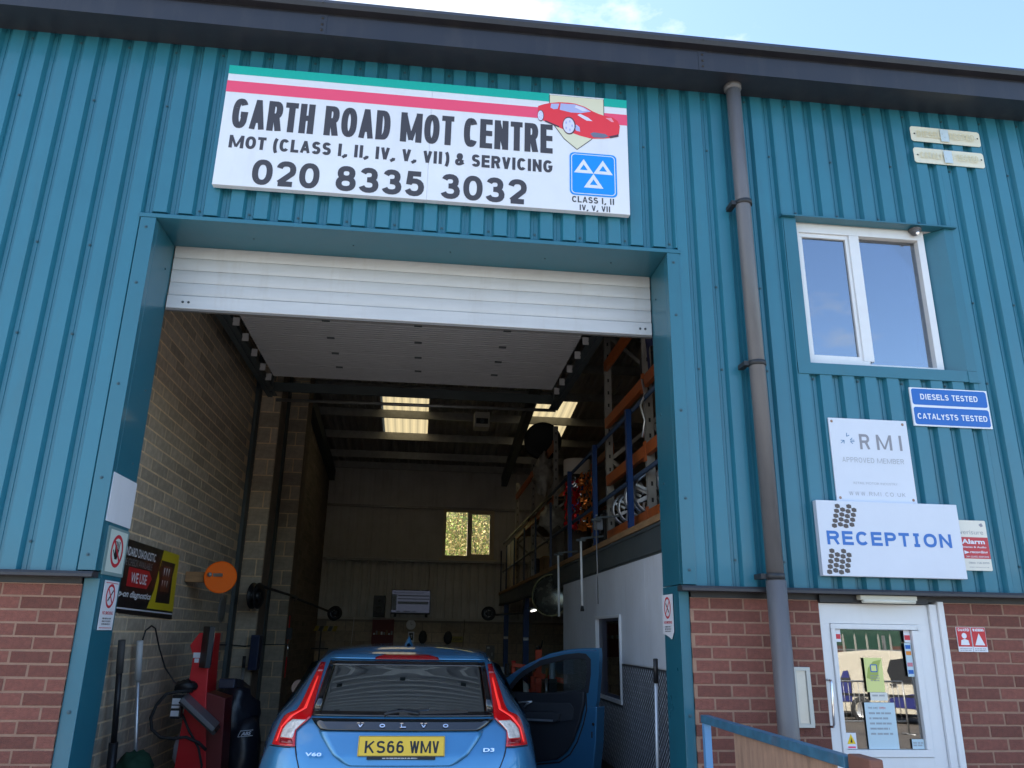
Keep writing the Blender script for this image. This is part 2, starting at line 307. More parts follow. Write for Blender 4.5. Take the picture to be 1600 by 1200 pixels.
def ribbon(mb, pts, t, P, lift):
    pts = [p_ for i, p_ in enumerate(pts) if i == 0 or math.hypot(p_[0]-pts[i-1][0], p_[1]-pts[i-1][1]) > 1e-5]
    cl = math.hypot(pts[0][0]-pts[-1][0], pts[0][1]-pts[-1][1]) < 1e-4; n = len(pts)
    if cl: pts = pts[:-1]; n -= 1
    vs = []
    for i in range(n):
        a = pts[(i-1) % n] if (cl or i > 0) else None; b = pts[i]; c = pts[(i+1) % n] if (cl or i < n-1) else None
        ds = []
        for u, v in ((a, b), (b, c)):
            if u and v: l = math.hypot(v[0]-u[0], v[1]-u[1]); ds.append(((v[0]-u[0])/l, (v[1]-u[1])/l))
        if len(ds) == 1: nx, nz, k = -ds[0][1], ds[0][0], 1
        else:
            nx, nz = -(ds[0][1]+ds[1][1]), ds[0][0]+ds[1][0]; l = math.hypot(nx, nz)
            if l < .05: nx, nz, k = -ds[0][1], ds[0][0], 1
            else: nx /= l; nz /= l; k = min(2.6, 1/max(.1, nx*-ds[0][1]+nz*ds[0][0]))
        vs += [P(b[0]+nx*t/2*k, b[1]+nz*t/2*k, lift), P(b[0]-nx*t/2*k, b[1]-nz*t/2*k, lift)]
    m = n if cl else n-1
    nn = P(0, 0, 1)-P(0, 0, 0)
    for i in range(m):
        d = nn*(.000035*(i % 9)); mb.add([vs[2*i]+d, vs[2*i+1]+d, vs[(2*i+3) % (2*n)]+d, vs[(2*i+2) % (2*n)]+d], [(0,1,2,3)])
def gtxt(s, mat, parent, org, ux, uy, wid, hgt, t=.2, name='lettering', gap=.13, serif=None, lift=.00012):
    """stroke lettering: cap height hgt, total width wid, stroke weight t as a share of hgt; big letters are parts of their own"""
    org, ux, uy = Vector(org), Vector(ux).normalized(), Vector(uy).normalized(); nn = ux.cross(uy)
    adv = [GL[c][0]+gap for c in s]; tot = sum(adv)-gap; kx = wid/tot; tt = t*hgt; x = 0; mb = MB(); lf = [0]; single = hgt >= .045
    for c, ad in zip(s, adv):
        gw = GL[c][0]*kx; free = c in '(),'
        def P(a, b, l): return org+ux*(a if free else max(x, min(x+gw, a)))+uy*(b if free else max(0, min(hgt, b)))+nn*l
        for path in GL[c][1]:
            iw = max(gw-tt, gw*.55); ih = hgt-tt
            q = [((x+tt/2+p_[0]*iw) if c not in 'I.,' else x+gw/2+(p_[0]-.5)*tt*.8, tt/2+p_[1]*ih) for p_ in path]
            if c in 'IHTLFEDPRBKXY14':    # straight ends reach the full height
                q = [(a, (0 if abs(b-tt/2) < 1e-6 and k_ in (0, len(q)-1) and c not in 'EL' else (hgt if abs(b-hgt+tt/2) < 1e-6 and k_ in (0, len(q)-1) and c not in 'TEY' else b))) for k_, (a, b) in enumerate(q)]
            if c in 'TFE' and path[0][1] == path[-1][1] or (c == 'E' and len(path) == 4) or (c == 'L'):
                e = tt/2; q = [(a+(e*(1 if a > x+gw/2 else -1) if (k_ in (0, len(q)-1) and not (c == 'L' and k_ == 0)) and (c in 'TEL') and (c != 'E' or a > x+gw*.6) else 0), b) for k_, (a, b) in enumerate(q)]
            lf[0] += lift; ribbon(mb, q, tt*({'M': .74, 'N': .86}.get(c, 1) if path is GL[c][1][-1] or (c == 'M' and path is GL[c][1][2]) else (.88 if c in 'WA' else 1)), P, lf[0] % (lift*4))
        if single and mb.v: o = mb.build('letter', mat, parent, recalc=False); mb = MB()
        x += ad*kx
    return o if single else mb.build(name, mat, parent, recalc=False)
def fg(s, mat, parent, x0, x1, z0, z1, y, t=.2, **k): return gtxt(s, mat, parent, (x0, y, z0), (1,0,0), (0,0,1), x1-x0, z1-z0, t, **k)

# ================================================================== SETTING
o = MB().box(-120, 120, -120, -.3, -.5, 0).build('ground', pbr('pale_concrete_yard', (.27,.255,.235), .9, var=.2, vscale=1.2, bump=.3, bscale=60), kind='structure')
o = MB().box(-120, 120, -60, -9.2, -.4, .004).build('road', pbr('worn_brown_tarmac', (.085,.072,.06), .9, var=.25, vscale=1.5, bump=.4), kind='structure')
o = MB().box(-6.2, 8.2, -.3, 15.0, -.5, .012).build('workshop_floor', CONC, kind='structure')
o = MB().box(-120, 120, 15.0, 90, -.5, 0).build('rear_ground', pbr('rough_grass_ground', (.06,.075,.03), .95, var=.4), kind='structure')

BLD = thing('industrial_unit', 'teal clad industrial unit with red brick base and a wide open roller shutter bay', 'building')

# ---- cladding: trapezoidal sheets, crests at x = -3.10 + k/6
PH = 1/6.
def clad_profile(x0, x1, depth=.034):
    pts = []; k = math.floor((x0+3.10)/PH)-1
    prof = []
    while -3.10+k*PH < x1+PH:
        a = -3.10+k*PH
        prof += [(a, 0), (a+.088, 0), (a+.104, depth), (a+.121, depth), (a+.1235, depth-.004), (a+.131, depth-.004), (a+.1335, depth), (a+.1505, depth)]
        k += 1
    def yat(x):
        for (xa, ya), (xb, yb) in zip(prof, prof[1:]):
            if xa <= x <= xb: return ya+(yb-ya)*(x-xa)/(xb-xa)
        return 0
    return [(x0, yat(x0))]+[q for q in prof if x0+1e-4 < q[0] < x1-1e-4]+[(x1, yat(x1))]
def clad_sheet(x0, x1, z0, z1, name='cladding_sheet'):
    pr = clad_profile(x0, x1); pts = [(a, b, z0) for a, b in pr]+[(x1, .05, z0), (x0, .05, z0)]
    return MB().prism(pts, (0, 0, z1-z0)).build(name, TEAL, BLD)
ZT = 5.72; ZD = 1.895
def clad_run(x0, x1, z0, z1):
    a = x0; step = 1.0
    while a < x1-1e-3:
        b = min(x1, -3.10+.10+(math.floor((a+3.10-.10+1e-6)/step)+1)*step)
        clad_sheet(a, b-.0012, z0, z1); a = b
clad_run(-6.1, -1.995, ZD, ZT)
clad_run(-1.995, 1.745, 4.285, ZT)
clad_run(1.745, 2.575, ZD, ZT)
clad_run(2.575, 3.935, 4.63, ZT)
clad_run(2.575, 3.935, ZD, 3.365)
clad_run(3.935, 8.1, ZD, ZT)
# inner leaf behind the sheets (keeps the hall dark)
B('inner_leaf', LINER, BLD, -6.1, -1.93, .06, .16, 1.95, 5.9)
B('inner_leaf', LINER, BLD, 1.72, 2.62, .06, .16, 1.95, 5.9)
B('inner_leaf', LINER, BLD, -1.93, 1.72, .06, .16, 4.33, 5.9)
B('inner_leaf', LINER, BLD, 2.62, 3.80, .06, .16, 4.60, 5.9)
B('inner_leaf', LINER, BLD, 2.62, 3.80, .06, .16, 1.95, 3.40)
B('inner_leaf', LINER, BLD, 3.80, 8.1, .06, .16, 1.95, 5.9)
# screws
mb = MB()
def screw(x, z, y=.03):
    mb.lathe((x, y, z), (0,-1,0), [(.0095,0),(.0095,.003),(.006,.0035),(.006,.008),(.0001,.009)], 8, sm=False)
for k in range(-18, 68):
    x = -2.972+k*PH
    if abs(x-2.235) < .08: continue
    if k % 2 == 0: screw(x, 5.62+random.uniform(-.01,.01))
    inwin = 2.5 < x < 4.0
    for z, mod in ((5.145, 3), (4.01, 2), (3.372, 2), (2.062, 2)):
        if (-2.0 < x < 1.76 and z < 4.3) or (inwin and 3.3 < z < 4.7): continue
        if (-1.6 < x < 1.42 and 4.4 < z < 5.6): continue
        if k % mod == 0 or (z == 3.372 and random.random() < .25): screw(x, z+random.uniform(-.008,.008))
    if -1.95 < x < 1.7 and k % 2 == 0: screw(x, 4.325)
    if inwin and k % 2 == 0 and x < 3.9: screw(x, 4.66); screw(x, 3.335)
mb.build('fixing_screws', pbr('screw_cap', (.03,.09,.12), .4), BLD, kind='stuff')

# ---- roller door surround: head, jambs, reveals
mb = MB().prism([(-2.01,-.012,4.235),(-2.01,-.012,4.262),(-2.01,.03,4.290),(-2.01,.44,4.290),(-2.01,.44,4.262),(-2.01,.44,4.245),(-2.01,.0,4.235)], (3.77,0,0))
mb.build('head_flashing', TEALT, BLD)
for x0, x1, xr in ((-2.0, -1.9, -1.9), (1.66, 1.748, 1.66)):
    s_ = 1 if x0 < 0 else -1
    mb = MB(); mb.box(x0, x1, -.008, .052, 1.90, 4.234)
    mb.box(min(xr, xr-s_*.04), max(xr, xr-s_*.04), .054, .425, 1.905, 4.234)
    mb.build('jamb_flashing', TEALT, BLD, bevel=.002)
    a, b = (-1.985, -1.895) if x0 < 0 else (1.655, 1.722)
    mb = MB(); mb.box(a, b, .076, .10, .0, 1.86)
    mb.box(min(xr, xr-s_*.035), max(xr, xr-s_*.035), .102, .43, .0, 1.90)
    mb.build('jamb_post', TEALT, BLD, bevel=.002)
mb = MB()
for x in (-1.955, 1.705):
    for z in (4.16, 3.75, 3.05, 2.45, 1.99): mb.lathe((x, -.008, z), (0,-1,0), [(.011,0),(.011,.002),(.0055,.003),(.0055,.009),(.0001,.010)], 8, sm=False)
for x in (-1.94, 1.69): mb.lathe((x, .076, 1.12), (0,-1,0), [(.012,0),(.012,.003),(.007,.004),(.007,.009),(.0001,.010)], 8, sm=False)
for z in (4.0, 3.1, 2.6): mb.lathe((-1.9, .3, z), (1,0,0), [(.010,0),(.006,.003),(.006,.007),(.0001,.008)], 8, sm=False); mb.lathe((1.66, .3, z), (-1,0,0), [(.010,0),(.006,.003),(.006,.007),(.0001,.008)], 8, sm=False)
for x in (-1.3,-.6,.1,.8,1.3): mb.lathe((x, .22, 4.241), (0,0,-1), [(.008,0),(.005,.003),(.005,.007),(.0001,.008)], 8, sm=False)
mb.build('trim_screws', pbr('screw_cap', (0,0,0)), BLD, kind='stuff')
B('reveal_backing', STEELD, BLD, -2.34, -1.94, .17, .40, 0, 5.4)
B('reveal_backing', STEELD, BLD, 1.70, 1.88, .17, .40, 0, 5.4)
B('shutter_housing', STEELD, BLD, -1.93, 1.69, .46, .75, 4.27, 4.52)

# ---- roller shutter: curved laths and a bottom rail
sh = thing('roller_shutter', None, None); sh.parent = BLD
zz = [4.245, 4.152, 4.055, 3.957, 3.858]
for z1, z0 in zip(zz, zz[1:]+[3.80]):
    rows = []
    for i in range(9):
        t = i/8; z = z0+.0012+(z1-z0-.0024)*t; y = .425-.006*math.sin(math.pi*t)**.6
        rows.append([(-1.893, y, z), (-1.0, y-.002, z), (0, y+.001, z), (.9, y-.001, z), (1.653, y, z)])
    mb = MB().grid(rows); mb.quad(rows[0][0], rows[0][-1], (1.653,.45,z0+.003), (-1.893,.45,z0+.003)); mb.quad(rows[-1][0], rows[-1][-1], (1.653,.45,z1-.003), (-1.893,.45,z1-.003))
    mb.build('slat', WHITES, sh, recalc=False)
B('shutter_backing', STEELG, sh, -1.893, 1.653, .436, .44, 3.80, 4.25)
mb = MB().box(-1.893, 1.653, .408, .44, 3.752, 3.852); mb.build('bottom_rail', WHITES, sh, bevel=.004)
mb = MB().box(-1.893, 1.653, .415, .445, 3.738, 3.751); mb.build('rubber_seal', pbr('grey_seal', (.16,.155,.15), .8), sh)
mb = MB()
for x in (-1.78,-1.74, 1.56,1.60): mb.lathe((x, .408, 3.80), (0,-1,0), [(.009,0),(.009,.004),(.0001,.006)], 8)
mb.build('bolts', STEELG, sh, kind='stuff')

# ---- drip flashing over the brick base
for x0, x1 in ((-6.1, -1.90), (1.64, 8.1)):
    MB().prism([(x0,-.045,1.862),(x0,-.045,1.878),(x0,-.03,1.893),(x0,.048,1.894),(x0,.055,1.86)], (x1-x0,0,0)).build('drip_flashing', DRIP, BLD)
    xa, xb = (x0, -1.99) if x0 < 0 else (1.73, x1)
    B('gap_shade_strip', BLACK, BLD, xa, xb, .058, .11, 1.825, 1.861)  # black strip stands in for the shade under the drip flashing

# ---- brick base
bw = {}
bricks = []
def brick_run(x0, x1, z0, z1, wallobj):
    r = 0; z = 1.823-.065-.003; row = 0
    while z > z0:
        off = (row % 2)*.1125
        x = math.floor((x0-(-2.20+off))/.225)*.225+(-2.20+off)
        while x < x1:
            a, b = max(x+.005, x0), min(x+.22, x1)
            if b-a > .02: bricks.append((a, b, z, wallobj))
            x += .225
        z -= .075; row += 1
wl = thing('brick_wall', None, None); wl.parent = BLD; wr = thing('brick_wall', None, None); wr.parent = BLD
for ww, spans in ((wl, [(-6.1,-1.985)]), (wr, [(1.722, 2.585), (3.445, 8.1)])):
    mb = MB()
    for a, b in spans: mb.box(a, b, .0628, .20, 0, 1.824)
    mb.box(spans[-1][0], spans[-1][0]+.001, .07, .08, 0, .01)
    mb.build('mortar', MORTAR, ww)
    for a, b in spans: brick_run(a, b, .04, 1.8, ww)
def camd(x, y, z): return (Vector((x, y, z))-cam.location).length
def brick_rank(q):
    x = (q[0]+q[1])/2; z = q[2]; vis = (-2.75 < x < 4.45 and z > .70)
    return (0 if vis else 1, camd(x, .06, z))
bricks.sort(key=brick_rank)
BM = {}
for i, (a, b, z, ww) in enumerate(bricks[:295]):
    key = round(b-a, 3)
    if key not in BM: BM[key] = [mesh_of(blockmesh(b-a, .05, .065, BRICK, 'brick', .0035), BRICK, 'brick')]
    piece(random.choice(BM[key]), None, 'brick', ww, (a, .060+random.uniform(-.0015,.0015), z+random.uniform(-.001,.001)))
for ww in (wl, wr):
    mb = MB()
    for a, b, z, w2 in bricks[295:]:
        if w2 is ww: q = blockmesh(b-a, .05, .065, BRICK, 'b', .0035); mb.add([v+V(a, .060, z) for v in q.v], q.f)
    if mb.v: mb.build('outer_bricks', BRICK, ww, kind='stuff', recalc=False)

# ---- gutter, fascia and roof edge
mb = MB().prism([(-6.3,-.25,5.66),(-6.3,-.25,5.825),(-6.3,-.235,5.83),(-6.3,-.235,5.858),(-6.3,-.292,5.862),(-6.3,-.305,5.895),(-6.3,-.292,5.93),(-6.3,-.20,5.95),(-6.3,.0,5.98),(-6.3,.0,5.664)], (14.6,0,0))
mb.build('boundary_gutter', FASCIA, BLD)
B('soffit_board', FASCIA, BLD, -6.3, 8.3, -.0, .16, 5.70, 5.99)
for x in (-.90, 1.93, 4.77, -3.75):
    B('gutter_joint', FASCIA, BLD, x-.03, x+.03, -.2535, -.2, 5.658, 5.828)
mb = MB()
for x in (-.90, 1.93, 4.77, -3.75):
    for z in (5.695, 5.745, 5.80): mb.lathe((x, -.2535, z), (0,-1,0), [(.011,0),(.010,.004),(.0001,.008)], 8)
    mb.lathe((x, -.303, 5.895), (0,-1,0), [(.011,0),(.0001,.005)], 8)
mb.build('gutter_rivets', BLACK, BLD, kind='stuff')
# roof: two slopes, ridge at y = 7.3
def zr(y): return 6.50-.13*abs(y-7.3)
def roof_strip(x0, x1, y0, y1, mat=None, name='roof_sheet', th=.05):
    k = 0; pts = []; x = x0
    while x < x1-.01:
        a = x; pts += [(a, .0), (min(a+.05, x1), .0), (min(a+.07, x1), .03), (min(a+.14, x1), .03)]; x += .1667
    pts = [p_ for i, p_ in enumerate(pts) if i == 0 or p_[0] > pts[i-1][0]+1e-5]
    if pts[-1][0] < x1-1e-4: pts.append((x1, 0))
    P_ = [(a, y0, zr(y0)+b) for a, b in pts]+[(x1, y0, zr(y0)+th+.03), (x0, y0, zr(y0)+th+.03)]
    return MB().prism(P_, (0, y1-y0, zr(y1)-zr(y0))).build(name, mat or pbr('roof_underside', (.26,.25,.24), .55, var=.15, dirt=.3), BLD)
roof_strip(-6.2, 8.2, .165, 7.3)
SKY0, SKY1 = 9.95, 12.45
for a, b in ((-6.2,-.98), (.0, 2.08), (3.03, 8.2)): roof_strip(a, b, 7.3, 14.95)
SKL = translucent('grp_skylight', (.20,.165,.095), .75)
for a, b in ((-.98, .0), (2.08, 3.03)):
    roof_strip(a, b, 7.3, SKY0); roof_strip(a, b, SKY1, 14.95)
    rows = []
    for y in (SKY0, SKY1):
        rows.append([(a+(b-a)*i/24, y, zr(y)+.02+.012*(i % 4 in (1,2))) for i in range(25)])
    MB().grid(rows, sm=False).build('skylight', SKL, BLD, recalc=False)
for y in (.9, 2.2, 3.5, 4.8, 6.1, 7.0, 8.45, 9.72, 10.98, 12.25, 13.5, 14.3):
    z = zr(y)
    MB().box(-6.0, 8.0, y-.01, y-.004, z-.18, z-.015).box(-6.0, 8.0, y-.004, y+.05, z-.18, z-.172).build('purlin', GALV, BLD)
for x in (-2.28, 1.98, 6.4):                     # portal rafters
    for y0, y1 in ((.3, 7.3), (7.3, 14.5)):
        MB().beam((x, y0, zr(y0)-.32), (x, y1, zr(y1)-.32), .14, .26).build('rafter', STEELG, BLD)
for y in (5.72, 7.98):
    MB().box(-2.345, -2.30, y-.19, y+.0, 0, zr(y)-.3).build('steel_column', STEELG, BLD)
B('side_wall', BMORTAR, BLD, 6.4, 6.6, .2, 14.9, 0, 6.6)

# ---- left block wall: 440 x 100 blocks
lw = thing('block_wall', None, None); lw.parent = BLD
MB().prism([(-2.3530,.17,0),(-2.3530,6.2,0),(-2.3530,6.2,zr(6.2)),(-2.3530,.17,zr(.17))], (-.2,0,0)).build('mortar', BMORTAR, lw)
MB().prism([(-2.3530,6.201,0),(-2.3530,14.8,0),(-2.3530,14.8,zr(14.8)),(-2.3530,7.3,zr(7.3)),(-2.3530,6.201,zr(6.201))], (-.2,0,0)).build('mortar', pbr('brown_far_mortar', (.22,.18,.135), .95, var=.2), lw)  # darker brown mortar beyond the first pier
blk = []
z = .02; row = 0
while z < 6.0:
    y = .2+(row % 2)*.225
    while y < 14.5:
        if not (5.50 < y+.2 < 5.75) and z+.1 < zr(y+.44)-.02: blk.append((y+.005, z))
        y += .45
    z += .110; row += 1
def blk_rank(q):
    y, z = q; vis = (y > .9 and y < 5.6 and z > 1.58-(y+5)*.22 and z < 1.58+(y+5)*.335)
    return (0 if vis else 1, camd(-2.35, y, z))
blk.sort(key=blk_rank)
q = MB(); bmv = blockmesh(.434, .03, .095, BLOCK, 'b', .002)
# rotate so that the front faces +X and the length runs along +Y
def toX(v): return V(-2.350-v.y, v.x, v.z)
loc_me = MB(); loc_me.add([V(-v.y, v.x, v.z) for v in bmv.v], bmv.f); BLK = mesh_of(loc_me, BLOCK, 'block')
for y, z in blk[:295]: piece(BLK, None, 'block', lw, (-2.350+random.uniform(-.001,.001), y, z))
for nm_, m_, lo_, hi_ in (('upper_blocks', BLOCK, 0, 6.0), ('far_blocks', pbr('brown_far_block', (.18,.155,.125), .9, var=.3, vscale=5, bump=.4, island=.2), 6.0, 20)):  # blocks beyond the first pier get a darker brown
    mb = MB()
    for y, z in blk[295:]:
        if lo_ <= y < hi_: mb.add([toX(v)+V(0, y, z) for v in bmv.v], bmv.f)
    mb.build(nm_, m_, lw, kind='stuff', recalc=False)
# piers of 215 mm blocks
for yf, xr_ in ((5.98, -2.08), (8.05, -2.02)):
    pr = thing('block_pier', None, None); pr.parent = BLD
    B('mortar', BMORTAR, pr, -2.356, xr_-.01, yf+.0025, yf+.06, 0, zr(yf)-.35); B('pier_side', pbr('brown_side_block', (.17,.13,.10), .9, var=.3, vscale=6, bump=.4), pr, -2.356, xr_-.004, yf+.062, yf+.5, 0, zr(yf)-.35)  # pier side darker and browner than its front
    z = .015; row = 0
    while z < zr(yf)-.6:
        xs = [(-2.35, xr_)] if row % 2 else [(-2.35, -2.175), (-2.165, xr_)]
        for a, b in xs:
            k2 = ('p', round(b-a, 3))
            if k2 not in BM: BM[k2] = [mesh_of(blockmesh(b-a-.008, .04, .207, BLOCK, 'block', .003), BLOCK, 'block')]
            piece(BM[k2][0], None, 'block', pr, (a, yf, z))
        z += .225; row += 1

# ---- back wall at y = 14.6
YB = 14.6
B('back_wall_mortar', pbr('grey_mortar', (.30,.26,.22), .95, var=.1), BLD, -2.36, 6.5, YB, YB+.2, 0, 1.86)
mb = MB(); z = .02; row = 0
while z < 1.8:
    x = -2.36+(row % 2)*.225
    while x < 6.4: mb.box(x+.005, x+.44, YB-.012, YB-.001, z, z+.215); x += .45
    z += .225; row += 1
mb.build('back_wall_blocks', BLOCK, BLD, kind='stuff')
def liner(x0, x1, z0, z1, dep=.045):
    pr = []; x = x0
    while x < x1: pr += [(x, 0), (x+.10, 0), (x+.115, dep), (x+.165, dep), (x+.18, 0)]; x += .20
    pr = [(min(a, x1), b) for a, b in pr]+[(x1, 0)]
    pr = [q for i, q in enumerate(pr) if i == 0 or q[0] > pr[i-1][0]+1e-5]
    return MB().prism([(a, YB-.02+b, z0) for a, b in pr]+[(x1, YB+.06, z0), (x0, YB+.06, z0)], (0,0,z1-z0)).build('liner_sheet', LINER, BLD)
WX0, WX1, WZ0, WZ1 = .50, 1.76, 3.32, 4.52
x = -2.36
while x < 6.4:
    x2 = min(x+1.0, 6.5)
    if x2 <= WX0 or x >= WX1: liner(x, x2-.004, 1.92, 3.24)
    else: liner(x, x2-.004, 1.92, 3.24)
    x = x2
for a, b in ((-2.36,-1.4),(-1.4,-.45),(-.45,WX0),(WX1,2.8),(2.8,4.2),(4.2,6.5)): liner(a, b-.004, 3.25, 4.54, .006)
liner(WX0, WX1, 3.25, WZ0-.01, .01)
for a, b in ((-2.36,-1.4),(-1.4,-.45),(-.45,.6),(.6,1.8),(1.8,4.2),(4.2,6.5)): liner(a, b-.004, 4.55, zr(YB)+.02, .006)
for z, h in ((1.885, .055), (3.24, .05), (4.53, .05)):
    MB().box(-2.34, 6.4, YB-.10, YB-.03, z-h/2, z+h/2).build('wall_rail', GALV if z > 2 else pbr('pale_ledge', (.55,.53,.5), .6, var=.1), BLD)
# unseen boxes added behind the liner to stop light leaking in
for a in ((-2.6,WX0,1.87,5.7),(WX1,6.6,1.87,5.7),(WX0,WX1,1.87,WZ0),(WX0,WX1,WZ1,5.7)): B('leak_backing', LINER, BLD, a[0], a[1], YB+.082, YB+.2, a[2], a[3])
# rear window
cw = pbr('cream_window_frame', (.62,.55,.42), .45)
wn = thing('rear_window', None, None); wn.parent = BLD
mb = MB()
for a in ((WX0,WX1,WZ0,WZ0+.07),(WX0,WX1,WZ1-.07,WZ1),(WX0,WX0+.07,WZ0+.07,WZ1-.07),(WX1-.07,WX1,WZ0+.07,WZ1-.07),(1.10,1.17,WZ0+.07,WZ1-.07)): mb.box(a[0],a[1],YB-.06,YB+.08,a[2],a[3])
mb.build('frame', cw, wn)
mb = MB()
for a in ((1.172,1.688,WZ0+.072,WZ0+.115),(1.172,1.688,WZ1-.115,WZ1-.072),(1.172,1.21,WZ0+.115,WZ1-.115),(1.65,1.688,WZ0+.115,WZ1-.115)): mb.box(a[0],a[1],YB-.04,YB+.03,a[2],a[3])
mb.build('sash', cw, wn)
CLR = glass('clear_glass', trans=.95)
B('pane', CLR, wn, WX0+.07, 1.10, YB+.0, YB+.006, WZ0+.07, WZ1-.07); B('pane', CLR, wn, 1.21, 1.65, YB+.0, YB+.006, WZ0+.115, WZ1-.115)
B('surround', cw, wn, WX0-.07, WX1+.07, YB-.055, YB-.03, WZ0-.08, WZ0-.002)

# ---- front upper window and its surround
wn = thing('upper_window', None, None); wn.parent = BLD
mb = MB().prism([(2.555,-.035,4.604),(2.555,-.035,4.615),(2.555,.0,4.632),(2.555,.10,4.632),(2.555,.10,4.604)], (1.40,0,0)); mb.build('head_flashing', TEALT, wn)
MB().box(2.575, 2.672, -.006, .05, 3.372, 4.600).box(2.655, 2.672, .051, .12, 3.45, 4.600).build('side_flashing', TEALT, wn)
MB().prism([(3.735,.115,3.45),(3.865,-.006,3.45),(3.935,-.006,3.45),(3.935,.05,3.45),(3.77,.13,3.45)], (0,0,1.15)).build('side_flashing', TEALT, wn)
MB().prism([(2.575,-.008,3.365),(2.575,-.008,3.447),(2.575,.07,3.452),(2.575,.07,3.365)], (1.36,0,0)).build('sill_flashing', TEALT, wn)
MB().prism([(3.86,-.012,3.36),(3.95,-.012,3.36),(3.86,-.012,3.452)], (0,.004,0)).build('corner_piece', TEALT, wn)
X0, X1, Z0, Z1, XM = 2.675, 3.735, 3.454, 4.60, 3.165
mb = MB()
for a in ((X0,X1,Z1-.075,Z1-.002),(X0,XM+.0,Z0,Z0+.05),(X0,X0+.05,Z0+.05,Z1-.075),(X1-.055,X1,Z0+.0,Z1-.075),(XM-.045,XM+.035,Z0+.05,Z1-.075),(XM,X1-.055,Z0,Z0+.03)): mb.box(a[0],a[1],.06,.13,a[2],a[3])
mb.build('frame', WHITE, wn, bevel=.003)
mb = MB()
for a in ((X0+.05,XM-.045,Z0+.05,Z0+.085),(X0+.05,XM-.045,Z1-.108,Z1-.075),(X0+.05,X0+.075,Z0+.085,Z1-.108),(XM-.07,XM-.045,Z0+.085,Z1-.108)): mb.box(a[0],a[1],.074,.12,a[2],a[3])
mb.build('sash', WHITE, wn, bevel=.003)
WG = glass('mirror_tinted_glass', trans=.5, gloss=.36, tint=(.7,.85,1), gcol=(.66,.72,.80))
B('pane', WG, wn, X0+.075, XM-.07, .092, .098, Z0+.085, Z1-.108); B('pane', WG, wn, XM+.035, X1-.055, .108, .114, Z0+.03, Z1-.075)
B('dark_interior_sheet', pbr('dark_interior', (.03,.045,.07), .8), wn, X0, X1, .30, .31, Z0-.1, Z1)  # dark sheet stands in for the dim interior behind the panes

# ---- reception door
dr = thing('reception_door', None, None); dr.parent = BLD
DY = .075
mb = MB()
for a in ((2.588,3.345,1.682,1.808),(2.588,2.655,.02,1.682),(3.258,3.345,.02,1.682),(2.655,3.258,.02,.885)): mb.box(a[0],a[1],DY,DY+.06,a[2],a[3])
mb.build('door_leaf', WHITE, dr, bevel=.003)
mb = MB()
for a in ((2.657,3.256,1.648,1.680),(2.657,2.687,.93,1.648),(3.213,3.256,.93,1.648),(2.657,3.256,.887,.93)): mb.box(a[0],a[1],DY-.008,DY+.05,a[2],a[3])
mb.build('glazing_bead', WHITE, dr, bevel=.004)
MB().box(3.348, 3.40, DY-.02, DY+.08, .0, 1.812).box(3.402, 3.443, DY-.035, DY+.08, .0, 1.83).build('door_frame', WHITE, dr, bevel=.004)
DG = glass('door_glass', trans=.8, gloss=.17)
gl = MB().obox(((2.687+3.213)/2, DY+.03, (.93+1.648)/2), (.263,0,0), (0,.003,0), (0,.0056,.359)).build('pane', DG, dr)
mb = MB().tube([(2.60,DY,1.335),(2.60,DY-.045,1.335),(2.597,DY-.055,1.32),(2.588,DY-.055,1.08),(2.588,DY-.045,1.065),(2.588,DY,1.062)], .008, 8); mb.build('handle', CHROME, dr)
B('dark_room_sheet', pbr('dark_room_back', (.03,.03,.03), .9), dr, 2.62, 3.30, .5, .51, .5, 1.9)  # dark sheet stands in for the unlit room behind the door glass
mb = MB()
for k in range(11): zc = 1.765-k*.15; mb.box(2.575, 2.588, DY-.012, DY+.01, zc-.006, zc+.006)
mb.build('sealant_blobs', WHITE, BLD, kind='stuff')
# grille and lamp over the door
B('vent_strip', BLACK, BLD, 2.58, 3.33, .03, .10, 1.812, 1.858)
# letterbox plate
lb = thing('letterbox', None, None); lb.parent = BLD
mb = MB()
for a in ((2.362,2.472,1.39,1.412),(2.362,2.472,1.058,1.08),(2.362,2.382,1.08,1.39),(2.446,2.472,1.08,1.39)): mb.box(a[0],a[1],.035,.07,a[2],a[3])
mb.build('frame', pbr('satin_grey_frame', (.50,.52,.50), .4, .3), lb, bevel=.002)
B('flap', pbr('pale_metal_flap', (.60,.60,.55), .35, .4, var=.1), lb, 2.3825, 2.445, .045, .06, 1.081, 1.389)

